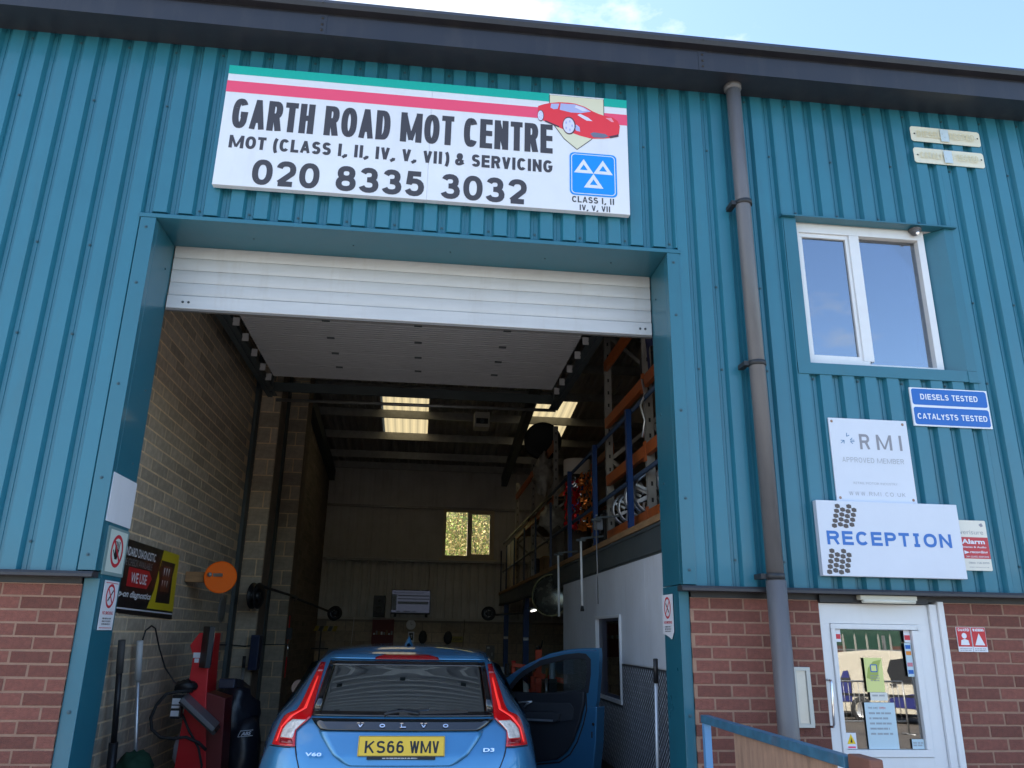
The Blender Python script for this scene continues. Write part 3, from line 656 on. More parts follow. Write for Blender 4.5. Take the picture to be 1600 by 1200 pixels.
# ---- sectional door parked under the roof
sd_ = thing('sectional_door', None, None); sd_.parent = BLD
for k in range(8):
    y0 = .60+k*.49; mb = MB(); n = 8; pts = []
    for i in range(n):
        a = y0+.004+i*.482/n; d = .482/n
        pts += [(a, 4.58), (a+d*.42, 4.58), (a+d*.5, 4.588), (a+d*.92, 4.588)]
    pts += [(y0+.486, 4.58), (y0+.486, 4.625), (y0+.004, 4.625)]
    mb.prism([(-1.93, a, b) for a, b in pts], (3.49, 0, 0)).build('section_panel', CEIL, sd_)
for k in range(1, 8):
    for x in (-1.08, -.15, .77):
        MB().box(x-.04, x+.04, .60+k*.49-.018, .60+k*.49+.018, 4.568, 4.579).build('hinge', STEELG, sd_)
for x, s_ in ((-2.02, 1), (1.66, -1)):
    MB().box(x-.03, x+.03, .6, 5.2, 4.52, 4.526).box(min(x-.03*s_,x-.09*s_), max(x-.03*s_,x-.09*s_), .6, 5.2, 4.50, 4.66).build('track', STEELG, sd_)
    for y in (.7, 1.2, 1.7, 2.15, 2.60, 3.04, 3.52, 4.02, 4.40): MB().box(min(x+.025*s_,x+.09*s_), max(x+.025*s_,x+.09*s_), y-.004, y+.004, 4.485, 4.57).build('roller_bracket', CEIL, sd_)
    MB().beam((x-.02*s_, 5.0, 4.5), (x-.02*s_, 5.0, zr(5)), .04, .04).build('track_hanger', STEELG, sd_)
MB().tube([(-2.0,5.2,4.47),(1.72,5.2,4.50)], .022, 10).build('cross_bar', GALV, sd_)
MB().box(-2.08, 1.74, 5.22, 5.26, 4.60, 4.72).build('rear_angle', STEELG, sd_)

# downpipe
dp = thing('downpipe', None, None); dp.parent = BLD
MB().tube([(2.222,-.10,5.66),(2.225,-.10,4.60),(2.235,-.10,1.90)], .054, 20).build('upper_pipe', PIPE, dp)
MB().tube([(2.235,-.10,1.93),(2.235,-.10,.0)], .063, 20).build('lower_pipe', PIPE, dp)
MB().lathe((2.22,-.10,5.62), (0,0,1), [(.054,0),(.066,.01),(.066,.05),(.05,.05)], 20).build('outlet_collar', PIPE, dp)
for z in (4.63, 3.38, 1.955):
    mb = MB().lathe((2.23,-.10,z-.018), (0,0,1), [(.054,0),(.062,.002),(.062,.034),(.054,.036)], 20)
    mb.box(2.135, 2.175, -.11, .0, z-.016, z+.016); mb.lathe((2.135,-.09,z-.01), (1,0,0), [(.01,0),(.01,.03),(0,.03)], 8)
    mb.build('bracket', STEELD, dp)

# ================================================================== SIGNS ON THE FACADE
GREEN = pbr('green_stripe', (.0,.42,.34), .45); PINK = pbr('pink_red_stripe', (.85,.075,.17), .45)
SGN = thing('main_sign', 'wide white sign board with green and pink stripes reading GARTH ROAD MOT CENTRE', 'sign', (-1.56, -.06, 4.485))
SA, SB_, SC, SD_ = -1.556, 1.382, 4.492, 5.478
mb = MB().box(SA, -.09, -.06, -.012, SC, SD_); mb.build('board', WHITEB, SGN, bevel=.003)
mb = MB().box(-.0893, SB_, -.06, -.012, SC, SD_); mb.build('board', WHITEB, SGN, bevel=.003)
B('frame_rail', ALU, SGN, SA+.01, SB_-.01, -.05, .0, SC+.04, SC+.08); B('frame_rail', ALU, SGN, SA+.01, SB_-.01, -.05, .0, SD_-.08, SD_-.04)
ys = -.0612
plate('stripe', rect(SA, .788, 5.404, SD_-.001), ys, GREEN, SGN); plate('stripe', rect(1.205, SB_, 5.404, SD_-.001), ys, GREEN, SGN)
plate('stripe', rect(SA, SB_, 5.250, 5.345), ys, PINK, SGN)
fg('GARTH ROAD MOT CENTRE', INKD, SGN, -1.488, .812, 4.952, 5.200, ys, t=.18, gap=.115)
fg('MOT (CLASS I, II, IV, V, VII) & SERVICING', INKD, SGN, -1.483, .812, 4.790, 4.893, ys, t=.225)
fg('020 8335 3032', INKD, SGN, -1.30, .625, 4.512, 4.714, ys, t=.205, gap=.09)
# shield with a red sports car
sp = [(.791,5.463),(1.201,5.463),(1.201,5.30),(1.17,5.20),(1.10,5.10),(.995,5.008),(.90,5.09),(.825,5.20),(.791,5.30)]
plate('shield_edge', [((a-.996)*1.025+.996, (b-5.25)*1.02+5.25-.002) for a, b in sp], ys-.0006, INKD, SGN); plate('shield', sp, ys-.0012, PVC, SGN)
CR = pbr('print_red', (.80,.035,.05), .4); CL = pbr('print_lilac', (.42,.46,.75), .4); CW = pbr('print_pale', (.70,.70,.85), .4); CDK = pbr('print_dark', (.08,.03,.05), .5)
carp = [(.700,5.28),(.702,5.355),(.745,5.375),(.795,5.392),(.86,5.405),(.93,5.408),(.983,5.405),(1.056,5.384),(1.121,5.348),(1.16,5.332),(1.21,5.318),(1.27,5.31),(1.31,5.28),(1.324,5.235),(1.315,5.165),(1.26,5.130),(1.20,5.118),(1.10,5.108),(1.02,5.124),(.90,5.165),(.80,5.208),(.74,5.232)]
y2 = ys-.0018; y3 = ys-.0024; y4 = ys-.003
plate('car_print', carp, y2, CR, SGN)
plate('car_glass', [(.865,5.338),(.873,5.395),(.98,5.398),(1.05,5.378),(1.105,5.345),(1.03,5.325),(.95,5.322)], y3, CL, SGN)
plate('car_glass', [(.795,5.35),(.80,5.385),(.862,5.392),(.85,5.345),(.82,5.338)], y3, CL, SGN)
plate('car_glare', [(.98,5.37),(.99,5.39),(1.04,5.375),(1.08,5.35),(1.04,5.342)], y4, CW, SGN)
plate('car_glare', [(1.00,5.305),(1.02,5.318),(1.08,5.29),(1.115,5.262),(1.07,5.262),(1.03,5.285)], y3, CW, SGN)
plate('car_glare', [(1.215,5.30),(1.26,5.305),(1.28,5.27),(1.262,5.268)], y3, pbr('print_light_pink', (.85,.3,.38), .4), SGN)
plate('car_intake', [(1.095,5.150),(1.12,5.165),(1.21,5.158),(1.235,5.14),(1.20,5.122),(1.12,5.120)], y3, pbr('print_grey', (.16,.17,.25), .4), SGN)
plate('car_intake', [(1.235,5.140),(1.30,5.160),(1.31,5.172),(1.312,5.145),(1.25,5.125)], y3, CDK, SGN)
plate('car_intake', [(.975,5.195),(.99,5.22),(1.015,5.20),(1.02,5.16),(.99,5.165)], y3, CL, SGN)
plate('car_sill', [(.755,5.235),(.86,5.193),(.86,5.180),(.755,5.222)], y3, CDK, SGN)
def ell(cx, cz, a, b, n=24, a0=0): return [(cx+a*math.cos(2*math.pi*k/n+a0), cz+b*math.sin(2*math.pi*k/n+a0)) for k in range(n)]
for cx, cz, a, b in ((.936,5.205,.050,.078), (.722,5.272,.024,.050)):
    plate('car_tyre', ell(cx, cz, a, b), y3, CDK, SGN); plate('car_wheel', ell(cx-.002, cz, a*.86, b*.86), y4, CW, SGN)
    for k in range(5):
        t_ = 2*math.pi*k/5; plate('wheel_gap', ell(cx-.002+a*.5*math.cos(t_), cz+b*.5*math.sin(t_), a*.13, b*.16, 6), y4-.0006, CL, SGN)
# MOT triangles
MB_BLUE = pbr('bright_sign_blue', (.0,.27,.80), .4)
plate('emblem_edge', rpoly(.938,1.290,4.622,4.980,.035), ys-.0006, MB_BLUE, SGN); plate('emblem_line', rpoly(.950,1.278,4.634,4.968,.03), ys-.0012, WHITEB, SGN)
plate('emblem_field', rpoly(.956,1.272,4.640,4.962,.026), ys-.0018, MB_BLUE, SGN)
def tri(cx, z0, wd, h, t):
    mb = MB(); A = [(cx-wd/2, z0), (cx+wd/2, z0), (cx, z0+h)]; c = (cx, z0+h*.36); k = t
    I = [(c[0]+(a-c[0])*k, c[1]+(b-c[1])*k) for a, b in A]
    for i in range(3):
        j = (i+1) % 3; mb.quad((A[i][0],ys-.0024,A[i][1]),(A[j][0],ys-.0024,A[j][1]),(I[j][0],ys-.0024,I[j][1]),(I[i][0],ys-.0024,I[i][1]))
    mb.build('triangle', WHITEB, SGN, recalc=False)
tri(1.043, 4.808, .146, .118, .40); tri(1.187, 4.808, .146, .118, .40); tri(1.115, 4.688, .146, .118, .40)
fg('CLASS I, II', INKD, SGN, .954, 1.266, 4.562, 4.612, ys, t=.19); fg('IV, V, VII', INKD, SGN, 1.008, 1.235, 4.500, 4.546, ys, t=.19)

# faded signs high on the wall
FAD = pbr('sun_bleached_plate', (.70,.68,.55), .5, var=.06); FT = pbr('faded_yellow_print', (.66,.60,.40), .5); FB = pbr('faded_blue_patch', (.52,.63,.68), .5)
for z0, z1, s_, lb_, tilt in ((5.375, 5.512, 'DIESELS TESTED', 'upper of two sun bleached cream plates with faded DIESELS TESTED lettering', 0), (5.178, 5.315, 'CATALYSTS TESTED', 'lower of two sun bleached cream plates with faded CATALYSTS TESTED lettering', 0)):
    t = thing('faded_sign', lb_, 'sign', (3.71, -.01, z0), group='sun bleached plates near the gutter')
    mb = MB(); pts = rpoly(3.715, 4.315, z0, z1, .022); mb.prism([(a, -.012-.006*math.sin((a-3.7)*7), b) for a, b in pts], (0,.004,0)); mb.build('plate', FAD, t)
    plate('tape', rect(3.965, 4.035, z0+.012, z1-.012), -.0204, FB, t)
    fg(s_, FT, t, 3.765, 4.255, z0+.040, z1-.040, -.0200, t=.16, gap=.2)
    mb = MB()
    for a in (3.745, 4.285): mb.lathe((a, -.017, (z0+z1)/2), (0,-1,0), [(.007,0),(.0001,.004)], 8)
    mb.build('screws', BLACK, t, kind='stuff')
# blue signs
BL2 = pbr('royal_blue_print', (.004,.115,.46), .3)
t = thing('diesels_catalysts_sign', 'royal blue DIESELS TESTED and CATALYSTS TESTED sign below the window', 'sign', (3.39, -.01, 3.02))
plate('board', rect(3.386, 3.976, 3.018, 3.299), -.014, WHITEB, t, th=.012)
for z0, z1, s_, a, b in ((3.172, 3.291, 'DIESELS TESTED', 3.459, 3.895), (3.028, 3.155, 'CATALYSTS TESTED', 3.418, 3.945)):
    plate('panel', rpoly(3.396, 3.966, z0, z1, .018), -.0148, BL2, t); fg(s_, WHITEB, t, a, b, z0+.040, z0+.082, -.0156, t=.19, gap=.14)
# RMI sign
RW = pbr('pale_blue_white_board', (.66,.70,.78), .45, var=.03); RG = pbr('grey_print', (.27,.27,.30), .5); RG2 = pbr('light_grey_print', (.40,.42,.46), .5); RB = pbr('slate_blue_print', (.12,.25,.42), .5)
t = thing('membership_sign', 'square pale board reading RMI APPROVED MEMBER above the reception sign', 'sign', (2.75, -.01, 2.46))
plate('board', rect(2.752, 3.326, 2.466, 3.046), -.012, RW, t, th=.010)
fg('RMI', RG, t, 2.962, 3.276, 2.830, 2.938, -.0128, t=.17, gap=.5)
fg('APPROVED MEMBER', RG2, t, 2.822, 3.268, 2.736, 2.771, -.0128, t=.12, gap=.2)
ftxt('RETAIL MOTOR INDUSTRY', RG2, t, 2.884, 3.200, 2.586, 2.602, -.0128, bold=-.012); fg('WWW.RMI.CO.UK', RG2, t, 2.842, 3.247, 2.509, 2.536, -.0128, t=.14, gap=.3)
mb = MB()
def strk(a, b, w_=.007): mb.beam((a[0], -.0128, a[1]), (b[0], -.0128, b[1]), w_, .0006, up=(0,1,0))
for c, d in (((2.872,2.917),(2.875,2.942)),((2.872,2.917),(2.892,2.926)),((2.826,2.868),(2.852,2.888)),((2.852,2.888),(2.848,2.866)),((2.826,2.888),(2.852,2.888)),((2.896,2.892),(2.926,2.892)),((2.896,2.892),(2.912,2.908)),((2.896,2.882),(2.926,2.882)),((2.896,2.882),(2.912,2.866))): strk(c, d, .005)
mb.build('arrow_emblem', RB, t, kind='stuff')
mb = MB()
for a, b in ((2.775,3.022),(3.296,3.020),(2.778,2.490),(3.300,2.490)): mb.lathe((a,-.012,b), (0,-1,0), [(.010,0),(.008,.003),(.0001,.005)], 10)
mb.build('screws', pbr('rusty_screw', (.35,.22,.16), .6), t, kind='stuff')
# reception sign
t = thing('reception_sign', 'thick white RECEPTION sign with tyre tread print over the door', 'sign', (2.58, -.05, 1.97))
mb = MB().box(2.580, 3.580, -.05, -.004, 1.972, 2.462); mb.build('board', RW, t, bevel=.003)
fg('RECEPT|ON', pbr('reception_blue_print', (.035,.16,.50), .4), t, 2.632, 3.504, 2.172, 2.262, -.0512, t=.22, gap=.17)
TRD = pbr('tread_brown_print', (.095,.08,.075), .6); mb = MB()
for z0, z1, xl0, xl1 in ((2.283, 2.446, 2.668, 2.712), (1.984, 2.152, 2.602, 2.640)):
    nr = 5
    for r_ in range(nr):
        for c_ in range(4):
            h = (z1-z0)/nr; zc = z0+h*(r_+.5)+(h*.5 if c_ % 2 else 0)*.6-.004; u = (zc-z0)/(z1-z0); x = xl0+(xl1-xl0)*u+.021+.040*c_
            if zc > z1-h*.35: continue
            ww_, hh = .0176, h*.50
            mb.add([(x-ww_, -.0512, zc+hh*.62), (x+ww_*.1, -.0512, zc+hh*.95), (x+ww_*.95, -.0512, zc+hh*.55), (x+ww_, -.0512, zc-hh*.62), (x-ww_*.1, -.0512, zc-hh*.92), (x-ww_*.95, -.0512, zc-hh*.5)], [tuple(range(6))])
mb.build('tread_print', TRD, t, recalc=False, kind='stuff')
# alarm sign
ALR = pbr('alarm_red_print', (.50,.035,.045), .4)
t = thing('alarm_sign', 'small white and red alarm recording notice right of the reception sign', 'sign', (3.59, -.01, 2.03))
plate('plate', rpoly(3.586, 3.797, 2.033, 2.366, .008), -.012, pbr('ivory_plate', (.74,.71,.62), .4), t, th=.006)
plate('band', rect(3.587, 3.796, 2.111, 2.253), -.0128, ALR, t)
ftxt('verisure', RG, t, 3.600, 3.770, 2.272, 2.300, -.0128, bold=-.01); ftxt('Alarm', WHITEB, t, 3.604, 3.770, 2.208, 2.240, -.0136, bold=.03)
ftxt('Images & Audio', WHITEB, t, 3.604, 3.775, 2.178, 2.194, -.0136, bold=.02); ftxt('recording', WHITEB, t, 3.655, 3.780, 2.142, 2.164, -.0136, bold=.02); ftxt('24H GUARD RESPONSE', WHITEB, t, 3.62, 3.785, 2.118, 2.130, -.0136)
ftxt('0800 158 8999', RG, t, 3.632, 3.780, 2.077, 2.090, -.0128); ftxt('www.verisure.co.uk', RG, t, 3.632, 3.775, 2.052, 2.060, -.0128)
plate('arrow', [(3.612,2.140),(3.612,2.164),(3.650,2.152)], -.0136, WHITEB, t); plate('bird', [(3.745,2.338),(3.768,2.350),(3.778,2.330),(3.760,2.322)], -.0128, RG, t)
# guard dog notices on the brick
for a, k, lb_ in ((3.515, 0, 'left red guard notice on the brick wall beside the door'), (3.619, 1, 'right red warning notice with white triangle on the brick wall')):
    t = thing('warning_notice', lb_, 'notice', (a, .05, 1.52), group='red notices on the brick wall')
    plate('plate', rect(a, a+.100, 1.518, 1.672), .054, WHITEB, t, th=.005); plate('field', rect(a+.002, a+.098, 1.550, 1.670), .0532, pbr('notice_red', (.55,.02,.03), .35), t)
    fg('GUARD' if not k else 'WARNING', WHITEB, t, a+.010, a+.090, 1.646, 1.664, .0524, t=.22)
    if k: plate('triangle', [(a+.015,1.56),(a+.085,1.56),(a+.05,1.635)], .0524, WHITEB, t)
    else:
        plate('head', ell(a+.05, 1.618, .018, .018, 12), .0524, WHITEB, t); plate('shoulders', [(a+.02,1.560),(a+.025,1.590),(a+.05,1.598),(a+.075,1.590),(a+.08,1.560)], .0524, WHITEB, t)
    scribble(RG, t, a+.01, a+.09, 1.535, .006, .0532, n=2)
# jamb notices (they face across the opening)
def jamb_sign(nm, lb_, x, fx, y0, y1, z0, z1, th=.004, body=WHITEB, cat='notice'):
    t = thing(nm, lb_, cat, (x, (y0+y1)/2, z0))
    mb = MB().box(min(x, x+fx*th), max(x, x+fx*th), y0, y1, z0, z1); mb.build('plate', body, t); return t
RDP = pbr('prohibition_red', (.60,.03,.05), .4)
def ring(mat, t, x, yc, zc, r0, r1, n=32, name='ring'):
    mb = MB(); vs = []; fs = []
    for k in range(n):
        a = 2*math.pi*k/n; vs += [(x, yc+r0*math.cos(a), zc+r0*math.sin(a)), (x, yc+r1*math.cos(a), zc+r1*math.sin(a))]
    for k in range(n): fs.append((2*k, 2*k+1, (2*k+3) % (2*n), (2*k+2) % (2*n)))
    mb.add(vs, fs).build(name, mat, t, recalc=False)
def jpoly(name, pts, x, mat, t): MB().add([(x, a, b) for a, b in pts], [list(range(len(pts)))]).build(name, mat, t, recalc=False)
def bar(name, a, b, w_, x, mat, t):
    (y0, z0), (y1, z1) = a, b; l = math.hypot(y1-y0, z1-z0); n = (-(z1-z0)/l*w_/2, (y1-y0)/l*w_/2)
    jpoly(name, [(y0+n[0],z0+n[1]),(y1+n[0],z1+n[1]),(y1-n[0],z1-n[1]),(y0-n[0],z0-n[1])], x, mat, t)
t = jamb_sign('blank_notice', 'blank white sheet on the left door reveal above the hand sign', -1.9, 1, .02, .43, 2.195, 2.492)
t = jamb_sign('no_entry_notice', 'framed green white hand prohibition sign on the left door reveal', -1.9, 1, .085, .43, 1.885, 2.175, th=.006, body=pbr('grey_green_frame', (.22,.33,.33), .4))
x = -1.893; jpoly('sheet', [(.115,1.905),(.405,1.905),(.405,2.158),(.115,2.158)], x, pbr('mint_white_sheet', (.62,.72,.66), .4), t)
ring(RDP, t, x+.0006, .26, 2.035, .078, .100)
jpoly('palm', [(.235,1.985),(.275,1.985),(.295,2.045),(.225,2.045)], x+.0006, BLACK, t)
for k in range(4): bar('finger', (.232+.018*k, 2.04), (.222+.024*k, 2.095), .012, x+.0006, BLACK, t)
bar('thumb', (.235, 2.0), (.200, 2.04), .012, x+.0006, BLACK, t); bar('slash', (.195, 2.10), (.325, 1.97), .018, x+.0012, RDP, t)
t = jamb_sign('no_smoking_notice', 'white no smoking notice low on the left door reveal', -1.895, 1, .155, .385, 1.565, 1.855)
x = -1.8904; ring(RDP, t, x, .27, 1.765, .056, .072); bar('cigarette', (.235, 1.735), (.31, 1.80), .012, x, BLACK, t); bar('slash', (.222, 1.812), (.318, 1.718), .011, x+.0006, RDP, t)
txt('lettering', 'NO SMOKING', RDP, t, (x, .185, 1.655), (0,1,0), (0,0,1), .17, .020, .02)
scribble(INKD, t, 0, .14, 0, .009, 0, org=(x, .20, 1.628), ux=(0,1,0), n=3)
for z in (1.842, 1.578): bar('rule', (.17, z), (.37, z), .004, x, RDP, t)
t = thing('no_smoking_notice', 'curled no smoking notice on the right door reveal', 'notice', (1.66, .32, 1.57))
MB().prism([(1.653,.20,1.85),(1.653,.43,1.85),(1.653,.43,1.60),(1.653,.33,1.585),(1.653,.25,1.565),(1.653,.20,1.61)], (-.002,0,0)).build('plate', WHITEB, t)
x = 1.650; ring(RDP, t, x, .315, 1.765, .056, .070); bar('cigarette', (.285, 1.735), (.35, 1.795), .012, x, BLACK, t); bar('slash', (.265, 1.812), (.365, 1.718), .010, x-.0006, RDP, t)
txt('lettering', 'NO SMOKING', RDP, t, (x, .40, 1.663), (0,-1,0), (0,0,1), .17, .018, .02); scribble(INKD, t, 0, .13, 0, .008, 0, org=(x, .385, 1.64), ux=(0,-1,0), n=3)

# door glass stickers and papers (all on the pane)
PY = DY+.012
def paper(nm, lb_, x0, x1, z0, z1, mat, cat='notice', y=PY):
    t = thing(nm, lb_, cat, (x0, y, z0)); plate('sheet', rect(x0, x1, z0, z1), y, mat, t, th=.0015); return t
LEM = pbr('lemon_paper', (.72,.74,.28), .7); BPA = pbr('pale_blue_paper', (.52,.66,.72), .7)
t = paper('yellow_poster', 'yellow poster with a square green emblem inside the door glass', 2.868, 2.990, 1.265, 1.472, LEM)
plate('swoosh', [(2.875,1.35),(2.89,1.41),(2.93,1.45),(2.985,1.462),(2.965,1.42),(2.955,1.37),(2.93,1.33)], PY-.0008, pbr('olive_green_print', (.38,.45,.10), .6), t)
plate('square', rpoly(2.905,2.952,1.385,1.432,.006), PY-.0014, BL2, t); plate('square_inner', rpoly(2.911,2.946,1.391,1.426,.004), PY-.002, LEM, t)
scribble(RG, t, 2.90, 2.96, 1.36, .008, PY-.001, n=3)
t = paper('white_slip', 'short white slip of paper under the yellow poster', 2.885, 3.002, 1.215, 1.263, pbr('white_paper', (.72,.72,.66), .7)); scribble(RG, t, 2.90, 2.98, 1.24, .01, PY-.001, n=1)
t = paper('printed_notice', 'pale blue printed notice taped low inside the door glass', 2.838, 3.040, .932, 1.203, BPA)
for k, s_ in enumerate(('WE ARE OPEN', 'SALES', 'REGULAR', 'MOT BAY', 'SERVICING', 'CALL BELL')):
    if k == 0: ftxt('WE ARE', RG, t, 2.860, 2.925, 1.165, 1.178, PY-.001); ftxt('OPEN', RDP, t, 2.935, 2.975, 1.165, 1.178, PY-.001)
    else: scribble(RG, t, 2.862, 2.99+.02*(k % 2), 1.165-.030*k, .011, PY-.001)
t = paper('hazard_sticker', 'white sticker with yellow warning triangle in the lower left glass corner', 2.690, 2.760, .933, 1.026, WHITEB)
plate('triangle', [(2.697,.962),(2.753,.962),(2.725,1.020)], PY-.0008, pbr('warning_yellow', (.80,.55,.0), .4), t); plate('bolt', [(2.718,.97),(2.732,.97),(2.726,1.0)], PY-.0016, BLACK, t); plate('foot', rect(2.70,2.75,.938,.948), PY-.0008, PINK, t)
t = paper('red_white_sticker', 'red and white sticker in the upper left corner of the door glass', 2.690, 2.728, 1.567, 1.645, WHITEB); plate('band', rect(2.692,2.726,1.585,1.615), PY-.0008, RDP, t)
t = paper('red_white_sticker', 'red and white sticker in the upper right corner of the door glass', 3.165, 3.208, 1.570, 1.645, WHITEB); plate('band', rect(3.167,3.206,1.585,1.615), PY-.0008, RDP, t)
t = paper('card_stickers', 'vertical strip of payment card stickers down the right of the glass', 3.160, 3.205, 1.36, 1.567, BPA)
for z, m_ in ((1.538, BL2), (1.500, pbr('print_orange', (.75,.25,.03), .5)), (1.43, pbr('print_pink', (.6,.2,.25), .5)), (1.385, BL2)): plate('card', rect(3.164, 3.200, z-.008, z+.016), PY-.0008, m_, t)
t = paper('small_sticker', 'small pale sticker in the lower right corner of the door glass', 3.128, 3.208, .934, .990, BPA); scribble(RG, t, 3.135, 3.20, .965, .008, PY-.001, n=2)

# bulkhead lamp above the door, dome camera by the window
t = thing('bulkhead_lamp', 'cream tube lamp housing fixed over the reception door', 'lamp', (3.03, 0, 1.83))
MB().box(2.835, 3.225, -.02, .05, 1.828, 1.858).build('housing', pbr('cream_plastic', (.55,.52,.42), .5), t, bevel=.004)
MB().tube([(2.85,-.012,1.822),(3.21,-.012,1.822)], .014, 12).build('diffuser', pbr('cream_diffuser', (.68,.66,.55), .3), t)
t = thing('dome_camera', 'small grey dome camera under the head of the upper window', 'camera', (3.65, .03, 4.60))
MB().lathe((3.65,.03,4.600), (0,0,-1), [(.045,0),(.045,.012),(.038,.018)], 20).build('base', pbr('camera_grey', (.10,.10,.11), .4), t)
MB().lathe((3.65,.03,4.586), (0,-.35,-1), [(.037,0),(.036,.012),(.029,.026),(.016,.035),(.0001,.038)], 20).build('dome', pbr('camera_grey', (.1,.1,.11), .4), t)
MB().lathe((3.652,.01,4.560), (0,-.8,-.7), [(.014,0),(.014,.012),(.010,.013),(.0001,.011)], 14).build('lens', CHROME, t)

# guard rail with plywood infill, running out from the wall
t = thing('guard_rail', 'worn blue steel guard rail with weathered plywood infill beside the bay', 'railing', (1.74, -.1, 0))
MB().box(1.715, 1.757, -.10, -.06, 0, 1.092).build('post', pbr('pale_blue_post_paint', (.12,.30,.55), .4, var=.1), t, bevel=.003)
MB().box(1.712, 1.762, -1.72, -.05, 1.094, 1.138).build('top_rail', RAILB, t, bevel=.003)
MB().box(1.715, 1.757, -1.74, -1.70, 0, 1.092).build('post', RAILB, t, bevel=.003)
MB().box(1.730, 1.746, -1.60, -.52, .2, 1.09).build('infill_board', PLY, t)
MB().box(1.72, 1.775, -1.90, -1.735, .9, 1.15).build('end_block', pbr('rusty_brown_steel', (.16,.07,.05), .7, var=.3), t, bevel=.006)

# ================================================================== THE CAR
CARX = -.066
CAR = thing('estate_car', 'metallic blue estate car parked nose in with its right front door open', 'car', (CARX, 0, 0))
BODY = pbr('metallic_blue_paint', (.062,.250,.46), .36, .6, coat=1., var=.05, vscale=2.5)
REDL = pbr('red_lamp_lens', (.62,.006,.008), .12, coat=1., spec=.6, emit=(1,.01,.01), estr=.0)
REDD = pbr('dark_red_lens', (.28,.004,.008), .1, coat=1.)
CLRL = pbr('clear_lamp_lens', (.78,.68,.60), .2, .15, coat=1., var=.3, vscale=45)
TINT = glass('dark_tinted_glass', tint=(.75,.9,.85), trans=.30, ior=1.38, gcol=(.62,.82,1))
GBLK = pbr('gloss_black_trim', (.008,.008,.009), .08, coat=1.)
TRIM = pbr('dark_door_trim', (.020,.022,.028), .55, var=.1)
ZK = [.15,.35,.5,.75,.9,1.0,1.07,1.10,1.16,1.25,1.34,1.40,1.43,1.46]
YK = [.16,.05,.0,.02,.06,.13,.19,.23,.34,.51,.68,.79,.84,.98]
def interp(x, X, Y):
    if x <= X[0]: return Y[0]
    for a, b, c, d in zip(X, X[1:], Y, Y[1:]):
        if x <= b: return c+(d-c)*(x-a)/(b-a)
    return Y[-1]
def Yr(x, z):
    a = abs(x); return interp(z, ZK, YK)+.16*a*a+2.2*max(0, a-.58)**2
# half width of the tail silhouette by height
WZ = [.12,.25,.4,.6,.72,.80,.86,.92,.94,1.02,1.08,1.10,1.12,1.155,1.24,1.325,1.38,1.42,1.445]
WX = [.70,.80,.86,.865,.85,.825,.800,.775,.768,.752,.735,.715,.690,.650,.632,.605,.582,.545,.515]
def W0(z): return interp(z, WZ, WX)
ZR = [.14,.22,.3,.4,.5,.6,.7,.77,.83,.88,.92,.96,1.0,1.04,1.075,1.10,1.13,1.17,1.22,1.27,1.32,1.37,1.41,1.445]
YS = [0,.08,.2,.4,.7,1.0,1.4,1.8,2.2,2.6,3.0,3.4,3.8,4.2,4.45,4.62]     # distance forward of the tail corner
def top(y): return interp(y, [.9,1.2,1.8,2.4,2.7,3.0,3.3,3.55,4.0,4.4,4.62], [1.452,1.478,1.497,1.49,1.465,1.36,1.20,1.04,.97,.88,.72])
def side(y, z, dy):
    fl = .93 if z < .98 else 0
    lower = .93*(1-.02*abs(z-.6)/.4)-(.10*max(0, .35-z)/.2)
    belt = interp(z, [.9,1.0,1.06,1.12,1.445], [1,.985,.94,.90,.70])
    full = lower*belt if z > .9 else lower
    f = 1-math.exp(-dy/.45); w = W0(z)+(full-W0(z))*f
    if y > 3.9: w *= 1-.22*((y-3.9)/.75)**2
    return w
nxr = 22
rows = []
for z in ZR:
    row = []; w_ = W0(z); yc = Yr(w_, z)
    for d in reversed(YS[1:]):
        y = yc+d*(4.55-yc)/4.62; zz = min(z, top(y)-.012*0 if y > .95 else z); row.append(V(-side(y, zz, d), y, min(z, top(y))))
    for i in range(nxr+1):
        u = -1+2*i/nxr; x = w_*math.copysign(abs(u)**.9, u); row.append(V(x, Yr(x, z), z))
    for d in YS[1:]:
        y = yc+d*(4.55-yc)/4.62; zz = min(z, top(y)); row.append(V(side(y, zz, d), y, min(z, top(y))))
    rows.append([q+V(CARX, 0, 0) for q in row])
# windows cut out of the hull: rear glass and side glass
def keep(i, j):
    c = (rows[i][j]+rows[i+1][j]+rows[i][j+1]+rows[i+1][j+1])/4; x = c.x-CARX
    ns = len(YS)-1
    if ns <= j < ns+nxr: return not (1.115 < c.z < 1.365 and abs(x) < .50-.03*(c.z > 1.3))
    return not (1.03 < c.z < 1.36 and 1.0 < c.y < 3.1 and abs(c.y-1.62) > .06 and abs(c.y-2.35) > .06)
mb = MB(); n = len(rows[0]); vs = [q for r in rows for q in r]
fs = [(i*n+j, i*n+j+1, (i+1)*n+j+1, (i+1)*n+j) for i in range(len(rows)-1) for j in range(n-1) if keep(i, j)]
mb.add(vs, fs, True)
